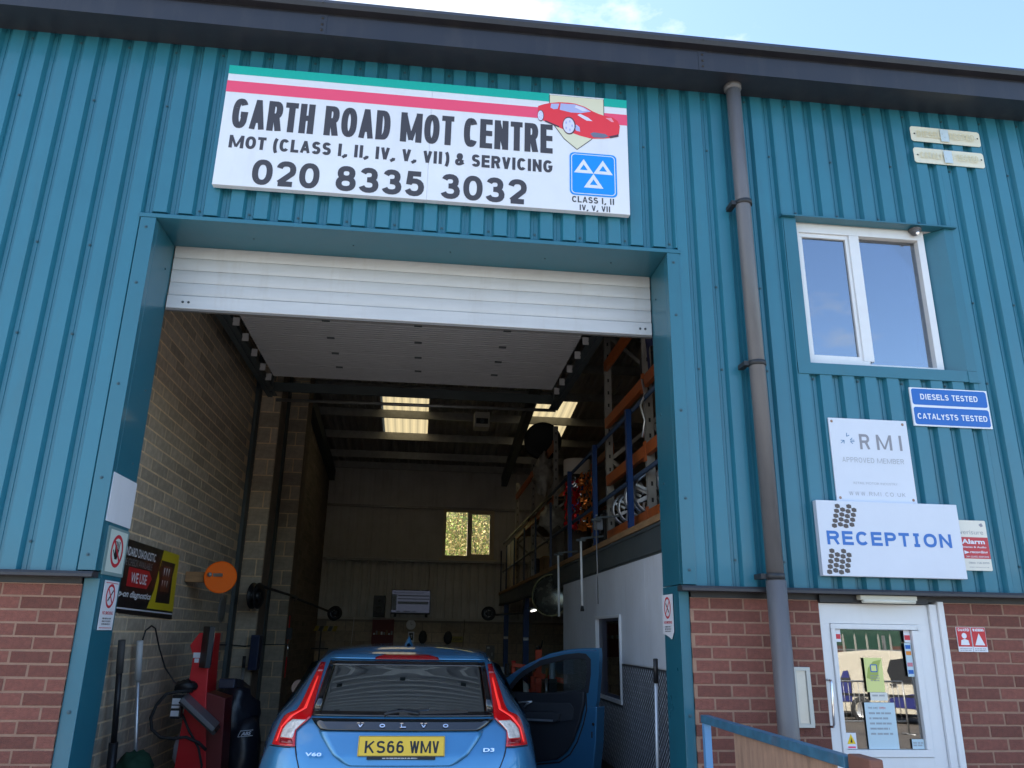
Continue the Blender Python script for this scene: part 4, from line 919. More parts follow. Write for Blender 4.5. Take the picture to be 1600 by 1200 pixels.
# roof skin, crowned, closing over the greenhouse
ns = len(YS)-1; tops = []
rt = rows[-1]
L_ = [rt[ns-k] for k in range(ns+1)]; R_ = [rt[ns+nxr+k] for k in range(ns+1)]
rr_ = [[rt[ns+i] for i in range(nxr+1)]]
for k in range(1, ns+1):
    a, b = L_[k], R_[k]; line = []
    for i in range(nxr+1):
        u = -1+2*i/nxr; uu_ = math.copysign(abs(u)**.9, u); x = a.x+(b.x-a.x)*(uu_+1)/2; crown = (1-u*u)*.042*min(1, .5+k*.25)
        line.append(V(x, (a.y+b.y)/2+(.10*(1-u*u) if k > ns-3 else 0), (a.z+b.z)/2+crown))
    rr_.append(line)
mb.grid(rr_)
hull = mb.build('body', BODY, CAR, recalc=True)
def patch(name, rws, mat, off=.004, nx=8, skirt=.008, parent=CAR, nz=3, kind=None):
    """a panel that follows the tail surface; rws = (z, x_left, x_right) from top to bottom"""
    R2 = []
    for (z0, a0, b0), (z1, a1, b1) in zip(rws, rws[1:]):
        for k in range(nz): t = k/nz; R2.append((z0+(z1-z0)*t, a0+(a1-a0)*t, b0+(b1-b0)*t))
    R2.append(rws[-1]); g = []
    for z, a, b in R2:
        line = [V(CARX+a, Yr(a, z)-off+skirt, z)]+[V(CARX+a+(b-a)*i/nx, Yr(a+(b-a)*i/nx, z)-off, z) for i in range(nx+1)]+[V(CARX+b, Yr(b, z)-off+skirt, z)]
        g.append(line)
    g = [[q+V(0, skirt, 0) for q in g[0]]]+g+[[q+V(0, skirt, 0) for q in g[-1]]]
    return MB().grid(g).build(name, mat, parent, recalc=False)
# rear glass with a black printed border
gb = [(1.394,-.515,.540),(1.34,-.525,.548),(1.25,-.535,.556),(1.15,-.543,.562),(1.094,-.548,.565)]
patch('rear_glass', gb, TINT, .012, 16)
patch('glass_border', [(1.394,-.515,.540),(1.366,-.52,.545)], GBLK, .0135, 16)
patch('glass_border', [(1.118,-.546,.564),(1.094,-.548,.565)], GBLK, .0135, 16)
patch('glass_border', [(1.365,-.519,-.490),(1.12,-.546,-.505)], GBLK, .0135, 3); patch('glass_border', [(1.365,.515,.544),(1.12,.522,.564)], GBLK, .0135, 3)
patch('roof_spoiler', [(1.452,-.50,.52),(1.43,-.515,.538),(1.405,-.520,.545)], BODY, .024, 18, .02)
patch('high_brake_lamp', [(1.436,-.15,.15),(1.42,-.205,.215),(1.404,-.215,.225)], REDD, .029, 12)
lo = [(1.379,-.578),(1.325,-.592),(1.243,-.612),(1.155,-.632),(1.118,-.648),(1.094,-.715),(1.06,-.730),(1.035,-.738),(.989,-.750),(.936,-.762)]
li = [(1.382,-.546),(1.3,-.547),(1.191,-.549),(1.09,-.546),(1.077,-.552),(1.044,-.596),(1.018,-.622),(.981,-.620),(.942,-.613),(.936,-.613)]
def atz(L2, z):
    L2 = sorted(L2); return interp(z, [a for a, b in L2], [b for a, b in L2])
zs = [1.381,1.34,1.28,1.22,1.16,1.12,1.10,1.085,1.06,1.04,1.018,1.0,.975,.955,.936]
for s_ in (-1, 1):
    L3 = []
    for z in zs:
        a, b = atz(lo, z), atz(li, z); L3.append((z, a, b) if s_ < 0 else (z, -b+.016, -a+.012))
    lamp = patch('tail_lamp', L3, REDL, .014, 8, .012)
    m_ = lambda z, u0, u1: (lambda a, b: (z, a+(b-a)*u0, a+(b-a)*u1) if s_ < 0 else (z, -(a+(b-a)*u1)+.012, -(a+(b-a)*u0)+.012))(atz(lo, z), atz(li, z))
    patch('clear_lens', [m_(1.072,.42,.9),(m_(1.05,.34,.93)),(m_(1.02,.30,.93)),(m_(.99,.30,.90)),m_(.978,.30,.86)], CLRL, .017, 6, .006, parent=lamp)
    patch('dark_lens', [m_(.972,.30,.86), m_(.950,.30,.92)], REDD, .017, 6, .006, parent=lamp)
    patch('light_guide', [m_(1.30,.40,.62), m_(1.2,.40,.62), m_(1.13,.38,.58), m_(1.09,.22,.34), m_(1.03,.13,.20), m_(.955,.12,.19)], pbr('bright_red_guide', (.95,.05,.04), .15, coat=1., emit=(1,.03,.02), estr=.15), .0165, 3, .003, parent=lamp)
    patch('lamp_top', [m_(1.378,.08,.92), m_(1.325,.08,.92)], REDD, .017, 4, .004, parent=lamp)
patch('trim_strip', [(1.082,-.543,.562),(1.05,-.512,.520),(1.022,-.476,.466)], GBLK, .020, 18, .014)
# tailgate lettering
def cart(s, x0, x1, z, h, mat, t=.22, off=.028, **k):
    xm = (x0+x1)/2; zb = z; tn = (Yr(xm, z+h)-Yr(xm, z))/h; uy = V(0, tn, 1).normalized()
    return gtxt(s, mat, CAR, (CARX+x0, Yr(x0, z)-off-.006, z), ((x1-x0), Yr(x1, z)-Yr(x0, z), 0), uy, x1-x0, h/uy.z*uy.z, t, **k)
for s_, x in (('V', -.245), ('O', -.115), ('L', .010), ('V', .130), ('O', .262)):
    w_ = .030 if s_ != 'O' else .032; x0 = x-w_/2; o = cart(s_, x0, x0+w_, 1.040, .024, CHROME, t=.26, off=.022)
    mb = MB(); yq = Yr(x, 1.05)-.030
    if s_ == 'V': mb.box(CARX+x0-.005, CARX+x0+.010, yq+.004, yq+.007, 1.0615, 1.0645).box(CARX+x0+w_-.010, CARX+x0+w_+.005, yq+.004, yq+.007, 1.0615, 1.0645)
    if s_ == 'L': mb.box(CARX+x0-.005, CARX+x0+.014, yq, yq+.004, 1.0615, 1.0645).box(CARX+x0-.005, CARX+x0+.004, yq-.008, yq-.004, 1.0395, 1.0425)
    if mb.v: mb.build('letter_serif', CHROME, CAR)
# number plate in its recess
pt = (Yr(0, .996)-Yr(0, .898))/.098; uyp = V(0, pt*.8, 1).normalized()
def pplane(x, z, d=0): return V(CARX+x, Yr(0, .898)-.014+(z-.898)*pt*.8-d, z)
mb = MB().prism([pplane(-.245,.896), pplane(.259,.896), pplane(.259,.998), pplane(-.245,.998)], (0,.008,0)); pl = mb.build('number_plate', pbr('yellow_plate', (.82,.52,.04), .35), CAR, bevel=.002)
gtxt('KS66', BLACK, pl, pplane(-.205,.912,.001), (1,0,0), uyp, .225, .070, .17, gap=.14); gtxt('WMV', BLACK, pl, pplane(.054,.912,.001), (1,0,0), uyp, .170, .070, .17, gap=.14)
mb = MB()
for a, b, c, d in ((-.242,.256,.897,.900),(-.242,.256,.994,.997),(-.242,-.239,.90,.994),(.253,.256,.90,.994)): mb.add([pplane(a,c,.0008),pplane(b,c,.0008),pplane(b,d,.0008),pplane(a,d,.0008)], [(0,1,2,3)])
mb.build('plate_border', pbr('plate_border_brown', (.30,.20,.03), .5), pl, recalc=False)
MB().prism([pplane(-.19,.880), pplane(.205,.880), pplane(.205,.895), pplane(-.19,.895)], (0,.02,0)).build('plate_holder', BLACK, CAR)
scribble(WHITEB, CAR, -.10, .10, .8845, .006, 0, org=pplane(-.10,.884,.001), name='dealer_print')
o = txt('badge', 'V60', CHROME, CAR, (CARX-.545, Yr(-.5,.90)-.022, .893), (1,-.12,0), (.10,.3,1), .095, .020, .03); o = txt('badge', 'D3', CHROME, CAR, (CARX+.487, Yr(.5,.92)-.018, .913), (1,.14,0), (.10,.3,1), .068, .021, .03)
# tailgate shut lines and creases
def sline(name, pts, mat, r=.004, off=.003):
    P_ = []
    for (a, b), (c, d) in zip(pts, pts[1:]):
        for k in range(5): x = a+(c-a)*k/5; z = b+(d-b)*k/5; P_.append((CARX+x, Yr(x, z)-off, z))
    P_.append((CARX+pts[-1][0], Yr(*pts[-1])-off, pts[-1][1])); return MB().tube(P_, r, 6).build(name, mat, CAR)
sline('shut_line', [(-.612,.938),(-.598,.89),(-.575,.83),(-.54,.74),(-.45,.66),(0,.64),(.45,.66),(.54,.74),(.590,.83),(.618,.89),(.632,.938)], BLACK, .0035, .0)
patch('tailgate_swage', [(1.02,-.49,.49),(.99,-.468,.478),(.94,-.425,.435),(.895,-.385,.395),(.86,-.33,.34),(.845,-.29,.30)], BODY, .010, 20, .012)
for s_ in (-1, 1): sline('side_shut_line', [(s_*.775,.928),(s_*.64,.928)], BLACK, .003, .0)
patch('bumper', [(.70,-.84,.84),(.62,-.86,.86),(.5,-.865,.865),(.36,-.85,.85),(.28,-.82,.82)], BODY, .03, 24, .03)
patch('bumper_insert', [(.36,-.6,.6),(.24,-.58,.58)], BLACK, .035, 16, .03)
# wiper, antenna, rails, mirror
MB().tube([(CARX+.10,.215,1.108),(CARX-.0,.235,1.122),(CARX-.08,.232,1.112),(CARX-.11,.215,1.100)], .012, 8).build('wiper_motor_cover', BLACK, CAR)
MB().beam((CARX-.02,Yr(0,1.11)-.03,1.110), (CARX+.40,Yr(.4,1.122)-.03,1.122), .010, .018).beam((CARX-.02,Yr(0,1.12)-.034,1.122), (CARX+.16,Yr(.16,1.14)-.028,1.132), .008, .014).build('wiper', BLACK, CAR)
mb = MB(); sec = []
for k in range(7):
    t = k/6; y = 1.13+.16*t; wv = .032*(1-t*.2)*(math.sin(math.pi*(.15+.85*t))+.2); h = .070*math.sin(math.pi*min(1, .5+.5*t)) if False else .075*(1-abs(.35-t)/.65 if t > .35 else .4+.6*t/.35)**1.4
    zb = 1.487; sec.append([V(CARX+.006+wv*math.sin(a)*1.0*(1-.8*abs(math.cos(a)) if math.cos(a) > 0 else 1), y, zb+max(0, math.cos(a))*h) for a in [math.pi*(-.5+i/10) for i in range(11)]])
mb.grid(sec); mb.build('shark_fin_aerial', BODY, CAR)
MB().lathe((CARX-.985,2.88,1.085), (0,-1,0), [(.0001,-.08),(.05,-.07),(.072,-.03),(.075,.0),(.072,.008)], 20).lathe((CARX-.985,2.87,1.085), (0,-1,0), [(.068,.0),(.0001,.0)], 20).build('door_mirror', pbr('blue_black_mirror_shell', (.02,.03,.05), .15, coat=1.), CAR)
MB().beam((CARX-.86,2.98,1.05), (CARX-.95,2.92,1.06), .04, .05).build('mirror_arm', BLACK, CAR)
# roof stickers reflection glass: side windows
for s_ in (-1, 1):
    for y0, y1 in ((.98, 1.58), (1.66, 2.30), (2.38, 3.12)):
        if s_ > 0 and y0 > 2.3: continue
        g = [[V(CARX+s_*(side(y, z, y)+.002), y, z) for y in [y0+(y1-y0)*k/4 for k in range(5)]] for z in (1.02, 1.12, 1.24, 1.37)]
        MB().grid(g).build('side_window', TINT, CAR, recalc=False)
# wheels
for s_ in (-1, 1):
    for y in (.93, 3.72):
        w_ = MB().lathe((CARX+s_*.80,y,.325), (s_,0,0), [(.20,-.10),(.30,-.11),(.325,-.09),(.325,.09),(.30,.11),(.22,.115),(.20,.10)], 28).build('wheel', RUBBER, CAR)
        MB().lathe((CARX+s_*.80,y,.325), (s_,0,0), [(.22,.112),(.20,.09),(.08,.08),(.05,.10),(.0001,.10)], 20).build('rim', ALU, w_)
B('underbody', BLACK, CAR, CARX-.78, CARX+.78, .2, 4.4, .2, .45)
# cabin
SEAT = pbr('charcoal_seat', (.025,.026,.03), .8)
B('load_cover', SEAT, CAR, CARX-.6, CARX+.6, .36, 1.0, .96, .98)
for x in (-.38, 0, .38):
    MB().box(CARX+x-.185, CARX+x+.185, 1.10, 1.25, .5, 1.12).box(CARX+x-.14, CARX+x+.14, 1.12, 1.22, 1.13, 1.24).build('rear_seat', SEAT, CAR, bevel=.035)
for x in (-.38, .38):
    MB().box(CARX+x-.22, CARX+x+.22, 2.1, 2.28, .5, 1.15).box(CARX+x-.12, CARX+x+.12, 2.12, 2.24, 1.17, 1.36).build('front_seat', SEAT, CAR, bevel=.03)
MB().obox((CARX+.03,2.95,1.345), (.11,0,0), (0,.012,0), (0,0,.03)).build('rear_view_mirror', GBLK, CAR, bevel=.008)
B('dashboard', SEAT, CAR, CARX-.7, CARX+.7, 2.95, 3.35, .7, .98)
# open front door: hinge at (.804, 3.0), plane swung out to the right
HD = V(.804, 3.0, 0); DD = V(.781, -.9, 0).normalized(); DN = V(DD.y, -DD.x, 0)        # DN points away from the hinge line towards the front/outside
if DN.y < 0: DN = -DN
def dp_(a, z, off=0): return HD+DD*a+V(0,0,z)+DN*off
# the outer skin is on the far side (+DN), the trim on the near side
OUT = [(.02,.36),(.02,1.135),(.32,1.302),(.632,1.417),(.852,1.459),(1.03,1.474),(1.190,1.478),(1.196,1.45),(1.190,1.333),(1.165,1.10),(1.150,.9),(1.140,.72),(1.105,.50),(1.02,.40),(.9,.36)]
HOLE = [(.150,1.075),(.321,1.238),(.53,1.335),(.812,1.393),(.967,1.409),(1.040,1.405),(1.080,1.372),(1.078,1.26),(1.053,1.126),(.532,1.054)]
car_door = thing('open_door', None, None); car_door.parent = CAR
def ring_prism(outer, inner, o0, o1):
    """door shell above the waist: strips joining the outer outline to the window opening"""
    mb = MB(); N_ = 48
    def resample(P_, n):
        cl = P_+[P_[0]]; d = [0]
        for a, b in zip(cl, cl[1:]): d.append(d[-1]+math.hypot(b[0]-a[0], b[1]-a[1]))
        out_ = []
        for k in range(n):
            t = d[-1]*k/n; i = max(j for j in range(len(d)-1) if d[j] <= t+1e-9); f = (t-d[i])/(d[i+1]-d[i]); out_.append((cl[i][0]+(cl[i+1][0]-cl[i][0])*f, cl[i][1]+(cl[i+1][1]-cl[i][1])*f))
        return out_
    A_, B_ = resample(outer, N_), resample(inner, N_)
    for off in (o0, o1):
        for k in range(N_): j = (k+1) % N_; mb.quad(dp_(*A_[k], off), dp_(*A_[j], off), dp_(*B_[j], off), dp_(*B_[k], off))
    for P_ in (A_, B_):
        for k in range(N_): j = (k+1) % N_; mb.quad(dp_(*P_[k], o0), dp_(*P_[j], o0), dp_(*P_[j], o1), dp_(*P_[k], o1))
    return mb
UP = [(.02,1.0),(.02,1.135),(.17,1.225),(.32,1.302),(.632,1.417),(.852,1.459),(1.03,1.474),(1.190,1.478),(1.196,1.45),(1.190,1.333),(1.165,1.10),(1.157,1.0),(.6,1.0)]
HO = [(.10,1.045),(.150,1.10),(.230,1.175),(.321,1.238),(.53,1.335),(.812,1.393),(.967,1.409),(1.040,1.405),(1.080,1.372),(1.078,1.26),(1.053,1.126),(.98,1.10),(.532,1.054)]
ring_prism(UP, HO, -.010, .035).build('window_frame', BODY, car_door, recalc=True)
# dark seal, widened to paint in shade on the frame's cabin side
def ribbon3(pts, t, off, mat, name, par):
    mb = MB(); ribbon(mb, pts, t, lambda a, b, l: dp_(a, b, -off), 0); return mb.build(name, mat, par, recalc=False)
ribbon3(HO+[HO[0]], .046, .013, TRIM, 'seal_and_shade', car_door)
ribbon3([(.06,1.15),(.32,1.288),(.632,1.400),(.852,1.442),(1.03,1.456),(1.165,1.458)], .008, .0125, pbr('pale_edge_highlight', (.18,.34,.62), .2, .5, coat=1.), 'edge_highlight', car_door)  # paler blue ribbon painted as the highlight along the frame edge
LOW = [(.02,.36),(.02,1.0),(1.157,1.0),(1.150,.9),(1.140,.72),(1.105,.50),(1.02,.40),(.9,.36)]
MB().prism([dp_(a, z, -.010) for a, z in LOW], DN*.12).build('door_skin', BODY, car_door, bevel=.008)
TR = [(.05,.47),(.05,1.04),(.532,1.075),(1.045,1.118),(1.040,1.02),(1.018,.95),(.988,.86),(.921,.72),(.845,.62),(.73,.545),(.454,.49)]
MB().prism([dp_(a, z, -.045) for a, z in TR], DN*.035).build('door_trim', TRIM, car_door, bevel=.012)
ribbon3([(1.045,1.10),(1.05,.97),(1.012,.85),(.945,.705),(.865,.60),(.745,.525),(.454,.475)], .014, .0135, RUBBER, 'door_seal', car_door)
MB().prism([dp_(a, z, -.075) for a, z in [(.27,.86),(.27,.905),(.66,.93),(.80,.925),(.78,.86),(.727,.845),(.33,.832)]], DN*.03).build('armrest', pbr('armrest_grey', (.035,.038,.045), .6), car_door, bevel=.01)
MB().prism([dp_(a, z, -.055) for a, z in [(.22,.93),(.25,.985),(.90,1.015),(.94,.97),(.93,.88),(.80,.855),(.70,.93),(.30,.91)]], DN*.012).build('trim_panel', pbr('soft_trim', (.03,.033,.04), .7), car_door, bevel=.008)
MB().beam(dp_(.337,.845,-.082), dp_(.725,.862,-.082), .012, .016).build('pull_trim', ALU, car_door)
MB().tube([dp_(.20,.965,-.062), dp_(.33,.985,-.066), dp_(.47,1.003,-.066)], .007, 8).tube([dp_(.47,1.003,-.066), dp_(.41,.975,-.072), dp_(.385,.95,-.07)], .008, 8).build('inner_handle', ALU, car_door)
MB().prism([dp_(a, z, .01) for a, z in HO], DN*.004).build('door_glass', glass('light_door_glass', trans=.95, tint=(.93,.97,.96)), car_door)
MB().lathe(dp_(1.12,.86,-.012), -DN, [(.012,0),(.012,.006),(.0001,.007)], 10).box(HD.x+DD.x*1.10-.012, HD.x+DD.x*1.10+.012, HD.y+DD.y*1.10-.012, HD.y+DD.y*1.10-.004, .75, .80).build('latch', BLACK, car_door)

# ================================================================== MEZZANINE AND RACKING
MX = 1.90
MZ = thing('mezzanine', 'steel edged timber mezzanine with blue handrail along the right of the bay', 'mezzanine', (MX, .5, 0))
MB().prism([(MX,.5,2.22),(MX,.5,2.245),(MX+.012,.5,2.245),(MX+.012,.5,2.445),(MX,.5,2.445),(MX,.5,2.47),(MX+.10,.5,2.47),(MX+.10,.5,2.22)], (0,13.9,0)).build('edge_beam', STEELG, MZ)
MB().box(MX-.02, MX+.06, .5, 14.4, 2.238, 2.246).build('beam_flange', STEELG, MZ)
for k in range(6): MB().box(MX-.01, MX+.02, .5+k*2.32, .5+k*2.32+2.315, 2.475, 2.53).build('deck_edge_board', TIMBER, MZ)
B('deck', pbr('chipboard_deck', (.24,.18,.11), .85, var=.15), MZ, MX+.022, 6.38, .5, 14.4, 2.48, 2.528)
for y in (9.8, 13.2): MB().box(MX+.0, MX+.10, y-.05, y+.05, .01, 2.215).build('support_post', BLUEP, MZ); B('base_plate', STEELG, MZ, MX-.05, MX+.15, y-.1, y+.1, .012, .024)
for y in (9.8, 13.2): B('reflective_tape', WHITEB, MZ, MX-.002, MX+.09, y-.0525, y-.0505, 1.48, 1.53)
for y in (2.2, 3.73, 5.3): MB().box(MX+.0, MX+.05, y-.028, y+.028, 2.50, 3.68).build('rail_post', BLUEP, MZ)
for y in (6.8, 8.4, 9.9, 11.5, 13.0, 14.2): MB().box(MX+.0, MX+.03, y-.02, y+.02, 2.50, 3.50).build('thin_rail_post', pbr('dull_navy_post', (.02,.035,.09), .5), MZ)
for z in (3.01, 3.68): MB().tube([(MX+.075,.5,z),(MX+.075,14.3,z)], .022, 8).build('handrail', pbr('dark_blue_tube', (.03,.05,.09), .4), MZ)
for y0 in (12.0, 13.0): MB().box(MX+.10, MX+.13, y0+.05, y0+.85, 2.60, 3.55).build('infill_panel', pbr('cream_infill', (.62,.52,.32), .6), MZ)

def rack(nm, lb_, x0, x1, ys_, zb, beams, h, post=GALV):
    t = thing(nm, lb_, 'racking', (x0, ys_[0], zb), group='pallet racking on the mezzanine')
    for y in ys_:
        for x in (x0, x1):
            mb = MB().box(x, x+.075, y-.03, y+.03, zb, zb+h); mb.build('upright', pbr('worn_grey_upright', (.30,.29,.27), .5, .2, var=.25), t)
            mb = MB()
            for k in range(int(h/.15)): mb.box(x+.028, x+.047, y-.0315, y-.0302, zb+.06+k*.15, zb+.10+k*.15)
            mb.build('slots', BLACK, t, kind='stuff')
        n = int(h/.75)
        for k in range(n):
            a, b = ((x0+.05, zb+.2+k*.75), (x1+.02, zb+.2+(k+1)*.75)); a, b = (a, b) if k % 2 else ((b[0], a[1]), (a[0], b[1]))
            if b[1] < zb+h: MB().beam((a[0], y, a[1]), (b[0], y, b[1]), .03, .04).build('brace', pbr('worn_grey_upright', (0,0,0)), t)
    for (ya, yb) in zip(ys_, ys_[1:]):
        for z in beams:
            for x in (x0-.012, x1+.04): 
                MB().box(x, x+.045, ya+.032, yb-.032, z, z+.11).build('beam', ORANGE, t)
                MB().box(x-.004, x+.05, ya-.028, ya+.030, z-.05, z+.14).build('beam_end', ORANGE, t)
            for k in range(4):
                y = ya+.2+(yb-ya-.4)*k/3; 
    return t
rk = rack('pallet_racking', 'grey upright racking with orange beams nearest the shutter on the mezzanine', 2.02, 2.95, (.95, 1.95, 3.55), 2.53, (2.56, 3.17, 3.83, 4.52), 2.9)
rk2 = rack('pallet_racking', 'darker grey racking with orange beams further back on the mezzanine', 2.04, 2.95, (7.3, 9.9, 12.4), 2.53, (3.55, 4.45), 2.3)

# things on the mezzanine
def trim(x, y, r, tilt, lb_):
    z = 2.53+r*.98
    if y < 3.6: z = 2.675+r
    t = thing('wheel_trim', lb_, 'wheel trim', (x, y, z-r), group='row of wheel trims on the racking')
    ax = (tilt, 1, .1)
    MB().lathe((x,y,z), ax, [(r*.86,-.045),(r,-.04),(r*1.0,.04),(r*.93,.05),(r*.90,.015),(r*.84,-.01)], 28).build('rim', pbr('dull_silver', (.30,.32,.36), .3, .7), t)
    d = Vector(ax).normalized(); u = d.cross(V(0,0,1)).normalized(); w_ = d.cross(u)
    for k in range(7):
        a = 2*math.pi*k/7; e = u*math.cos(a)+w_*math.sin(a); MB().beam(V(x,y,z)+e*.03-d*.01, V(x,y,z)+e*r*.9-d*.005, .025, .012, up=d).build('spoke', pbr('dull_silver', (0,0,0)), t)
    MB().lathe((x,y,z), ax, [(.04,-.03),(.04,-.02),(.0001,-.018)], 14).build('hub', BLACK, t)
names = ['nearest the orange beam end', 'second along the row', 'third along the row', 'fourth along the row', 'fifth, half hidden behind the blue post', 'sixth along the row', 'furthest back in the row']
for k, (y, r) in enumerate(((1.30,.20),(1.48,.20),(2.28,.215),(2.42,.215),(2.56,.21),(3.02,.185),(3.14,.18))):
    trim(2.18+random.uniform(-.03,.03), y, r, random.uniform(.15,.4), 'silver wheel trim standing upright on the racking, '+names[k])
t = thing('drum', 'white drum with dark lower half standing on the mezzanine behind the foil bunting', 'drum', (2.27, 6.5, 2.53))
MB().lathe((2.27,6.5,2.53), (0,0,1), [(.19,0),(.20,.02),(.20,1.33),(.18,1.33)], 28).build('lower_drum', pbr('brown_cask', (.07,.05,.04), .6), t)
MB().lathe((2.27,6.5,3.865), (0,0,1), [(.0001,0),(.205,0),(.205,.23),(.195,.24),(.0001,.24)], 28).build('white_cap', pbr('grey_white_plastic', (.80,.75,.68), .5), t)
# foil bunting
t = thing('foil_bunting', 'bunch of red, silver and orange foil strips hanging over the handrail', 'bunting', (2.1, 5.9, 3.05))
FO = [pbr('red_foil', (.85,.02,.03), .3, .5), pbr('orange_foil', (.95,.30,.06), .3, .5), pbr('silver_foil', (.55,.58,.62), .25, .8), pbr('blue_foil', (.02,.08,.35), .3, .5)]
rnd = random.Random(3)
for mi, m_, cnt, xr2 in ((0, 'red_strips', 150, (1.97, 2.17)), (1, 'orange_strips', 170, (2.14, 2.40)), (2, 'silver_strips', 80, (2.05, 2.30)), (3, 'blue_strips', 25, (1.98, 2.2))):
    mb = MB()
    for k in range(cnt):
        x = rnd.uniform(*xr2); z0 = rnd.uniform(3.02, 3.72 if x < 2.2 else 3.82); y = 5.85+rnd.uniform(-.12, .12)
        a = V(rnd.uniform(-1,1), rnd.uniform(-.5,.5), rnd.uniform(-.4,.4)).normalized()*rnd.uniform(.012,.03); b = V(rnd.uniform(-.4,.4), rnd.uniform(-.4,.4), -1).normalized()*rnd.uniform(.03,.09); p0 = V(x, y, z0)
        mb.add([p0-a, p0+a, p0+a*.8+b*.5+V(0,.01,0), p0+a+b, p0-a+b, p0-a*.9+b*.5+V(0,-.01,0)], [(0,1,2,5),(5,2,3,4)])
    mb.build(m_, FO[mi], t, kind='stuff', recalc=False)
def blob(c, R, seed, n=18, m=12, amp=.18, f=2.5):
    from mathutils import noise
    mb = MB(); rws = []
    for i in range(m+1):
        th = math.pi*i/m; line = []
        for j in range(n+1):
            ph = 2*math.pi*(j % n)/n; d = V(math.sin(th)*math.cos(ph), math.sin(th)*math.sin(ph), math.cos(th))
            k = 1+amp*noise.noise(d*f+V(seed, seed*.7, 0))+amp*.5*noise.noise(d*f*2.7+V(seed, 3, 1))+amp*.3*noise.noise(d*f*6+V(1, seed, 1)); line.append(V(c[0]+d.x*R[0]*k, c[1]+d.y*R[1]*k, c[2]+d.z*R[2]*k))
        rws.append(line)
    return mb.grid(rws)
POLY = pbr('dusty_polythene', (.34,.33,.30), .35, var=.35, vscale=12, bump=.8, bscale=25)
tag(blob((1.98,8.0,4.15), (.16,.2,.32), 2, 22, 18, .35).build('plastic_bag', POLY), 'dusty yellowish plastic bag hanging from the top of the far racking', 'bag')
tag(blob((2.05,7.4,3.35), (.20,.25,.22), 5, 22, 16, .3).build('plastic_bag', POLY), 'crumpled grey plastic bag slumped over the handrail', 'bag')
tag(blob((2.12,7.3,2.88), (.15,.2,.34), 9, 22, 16, .2).build('cloth_sack', pbr('grey_brown_sack', (.16,.14,.12), .9, var=.3, bump=.5)), 'grey brown cloth sack standing behind the handrail under the bag', 'sack')
t = thing('tyre', 'large black tyre on top of the far racking', 'tyre', (1.98, 8.4, 4.56))
MB().lathe((2.02,8.3,4.62+.20), (.25,1,0), [(.0001,-.06),(.19,-.08),(.29,-.11),(.325,-.08),(.33,0),(.325,.08),(.29,.11),(.19,.08),(.0001,.06)], 32).build('tread', RUBBER, t)
for k, (x, y, w_, d, h, m_, lb_) in enumerate(((2.15,9.0,.5,.5,.35,CARDB,'brown cardboard box on the mezzanine between the far uprights'), (2.2,10.6,.45,.6,.45,pbr('dark_crate',(.05,.05,.06),.6),'dark plastic crate on the mezzanine near the back wall'), (2.2,4.5,.35,.4,.5,pbr('black_case',(.012,.013,.015),.6),'black case on the mezzanine behind the clamp'))):
    t = thing('storage_box', lb_, 'box', (x+w_/2, y, 2.53)); B('carton', m_, t, x, x+w_, y, y+d, 2.53, 2.53+h, bevel=.01); B('lid', m_, t, x-.01, x+w_+.01, y-.01, y+d+.01, 2.53+h+.001, 2.53+h+.03, bevel=.006)
for k, (x, y, z, r, lb_) in enumerate(((2.45,2.5,3.94,.30,'black tyre lying on the second orange shelf of the near racking'),(2.45,2.5,4.16,.29,'black tyre lying on top of another tyre in the near racking'),(2.45,1.45,3.28,.30,'black tyre lying on the first orange shelf close to the shutter'),(2.45,8.6,3.66,.31,'black tyre lying on the far racking shelf'),(2.45,11.1,3.66,.31,'black tyre on the far racking shelf nearest the rear wall'))):
    t = thing('stored_tyre', lb_, 'tyre', (x, y, z), group='tyres stored on the racking')
    MB().lathe((x,y,z), (0,0,1), [(r*.6,.0),(r*.92,.0),(r,.03),(r,.17),(r*.92,.20),(r*.6,.20),(r*.56,.1),(r*.6,.0)], 26).build('tread', RUBBER, t)
    MB().lathe((x,y,z), (0,0,1), [(r*.55,.04),(r*.57,.06),(r*.57,.14),(r*.55,.16)], 22).build('bead', STEELG, t)
B('shelf_board', pbr('chipboard_deck', (0,0,0)), rk, 2.07, 2.98, 1.0, 3.5, 3.942-.03, 3.938); B('shelf_board', pbr('chipboard_deck', (0,0,0)), rk, 2.07, 2.98, 1.0, 3.5, 3.255, 3.279)
B('shelf_board', pbr('chipboard_deck', (0,0,0)), rk2, 2.09, 2.98, 7.35, 12.3, 3.635, 3.659)
t = thing('hanging_tarpaulin', 'dark blue sheet hanging from the top racking beam beside the shutter', 'tarpaulin', (2.05, 1.5, 3.9))
g = [[V(1.96+.05*math.sin(6*u+v*2)+.02*v, 1.05+.75*u, 4.85-v*(1.05-.25*math.sin(u*3.1))) for u in [i/10 for i in range(11)]] for v in [j/8 for j in range(9)]]
MB().grid(g).build('sheet', pbr('navy_sheet', (.006,.01,.06), .6), t, recalc=False)
MB().tube([(1.95,1.75,3.85),(1.97,1.74,3.7),(1.93,1.76,3.6),(1.96,1.74,3.45),(1.94,1.77,3.3)], .012, 6).build('shiny_cord', ALU, t)

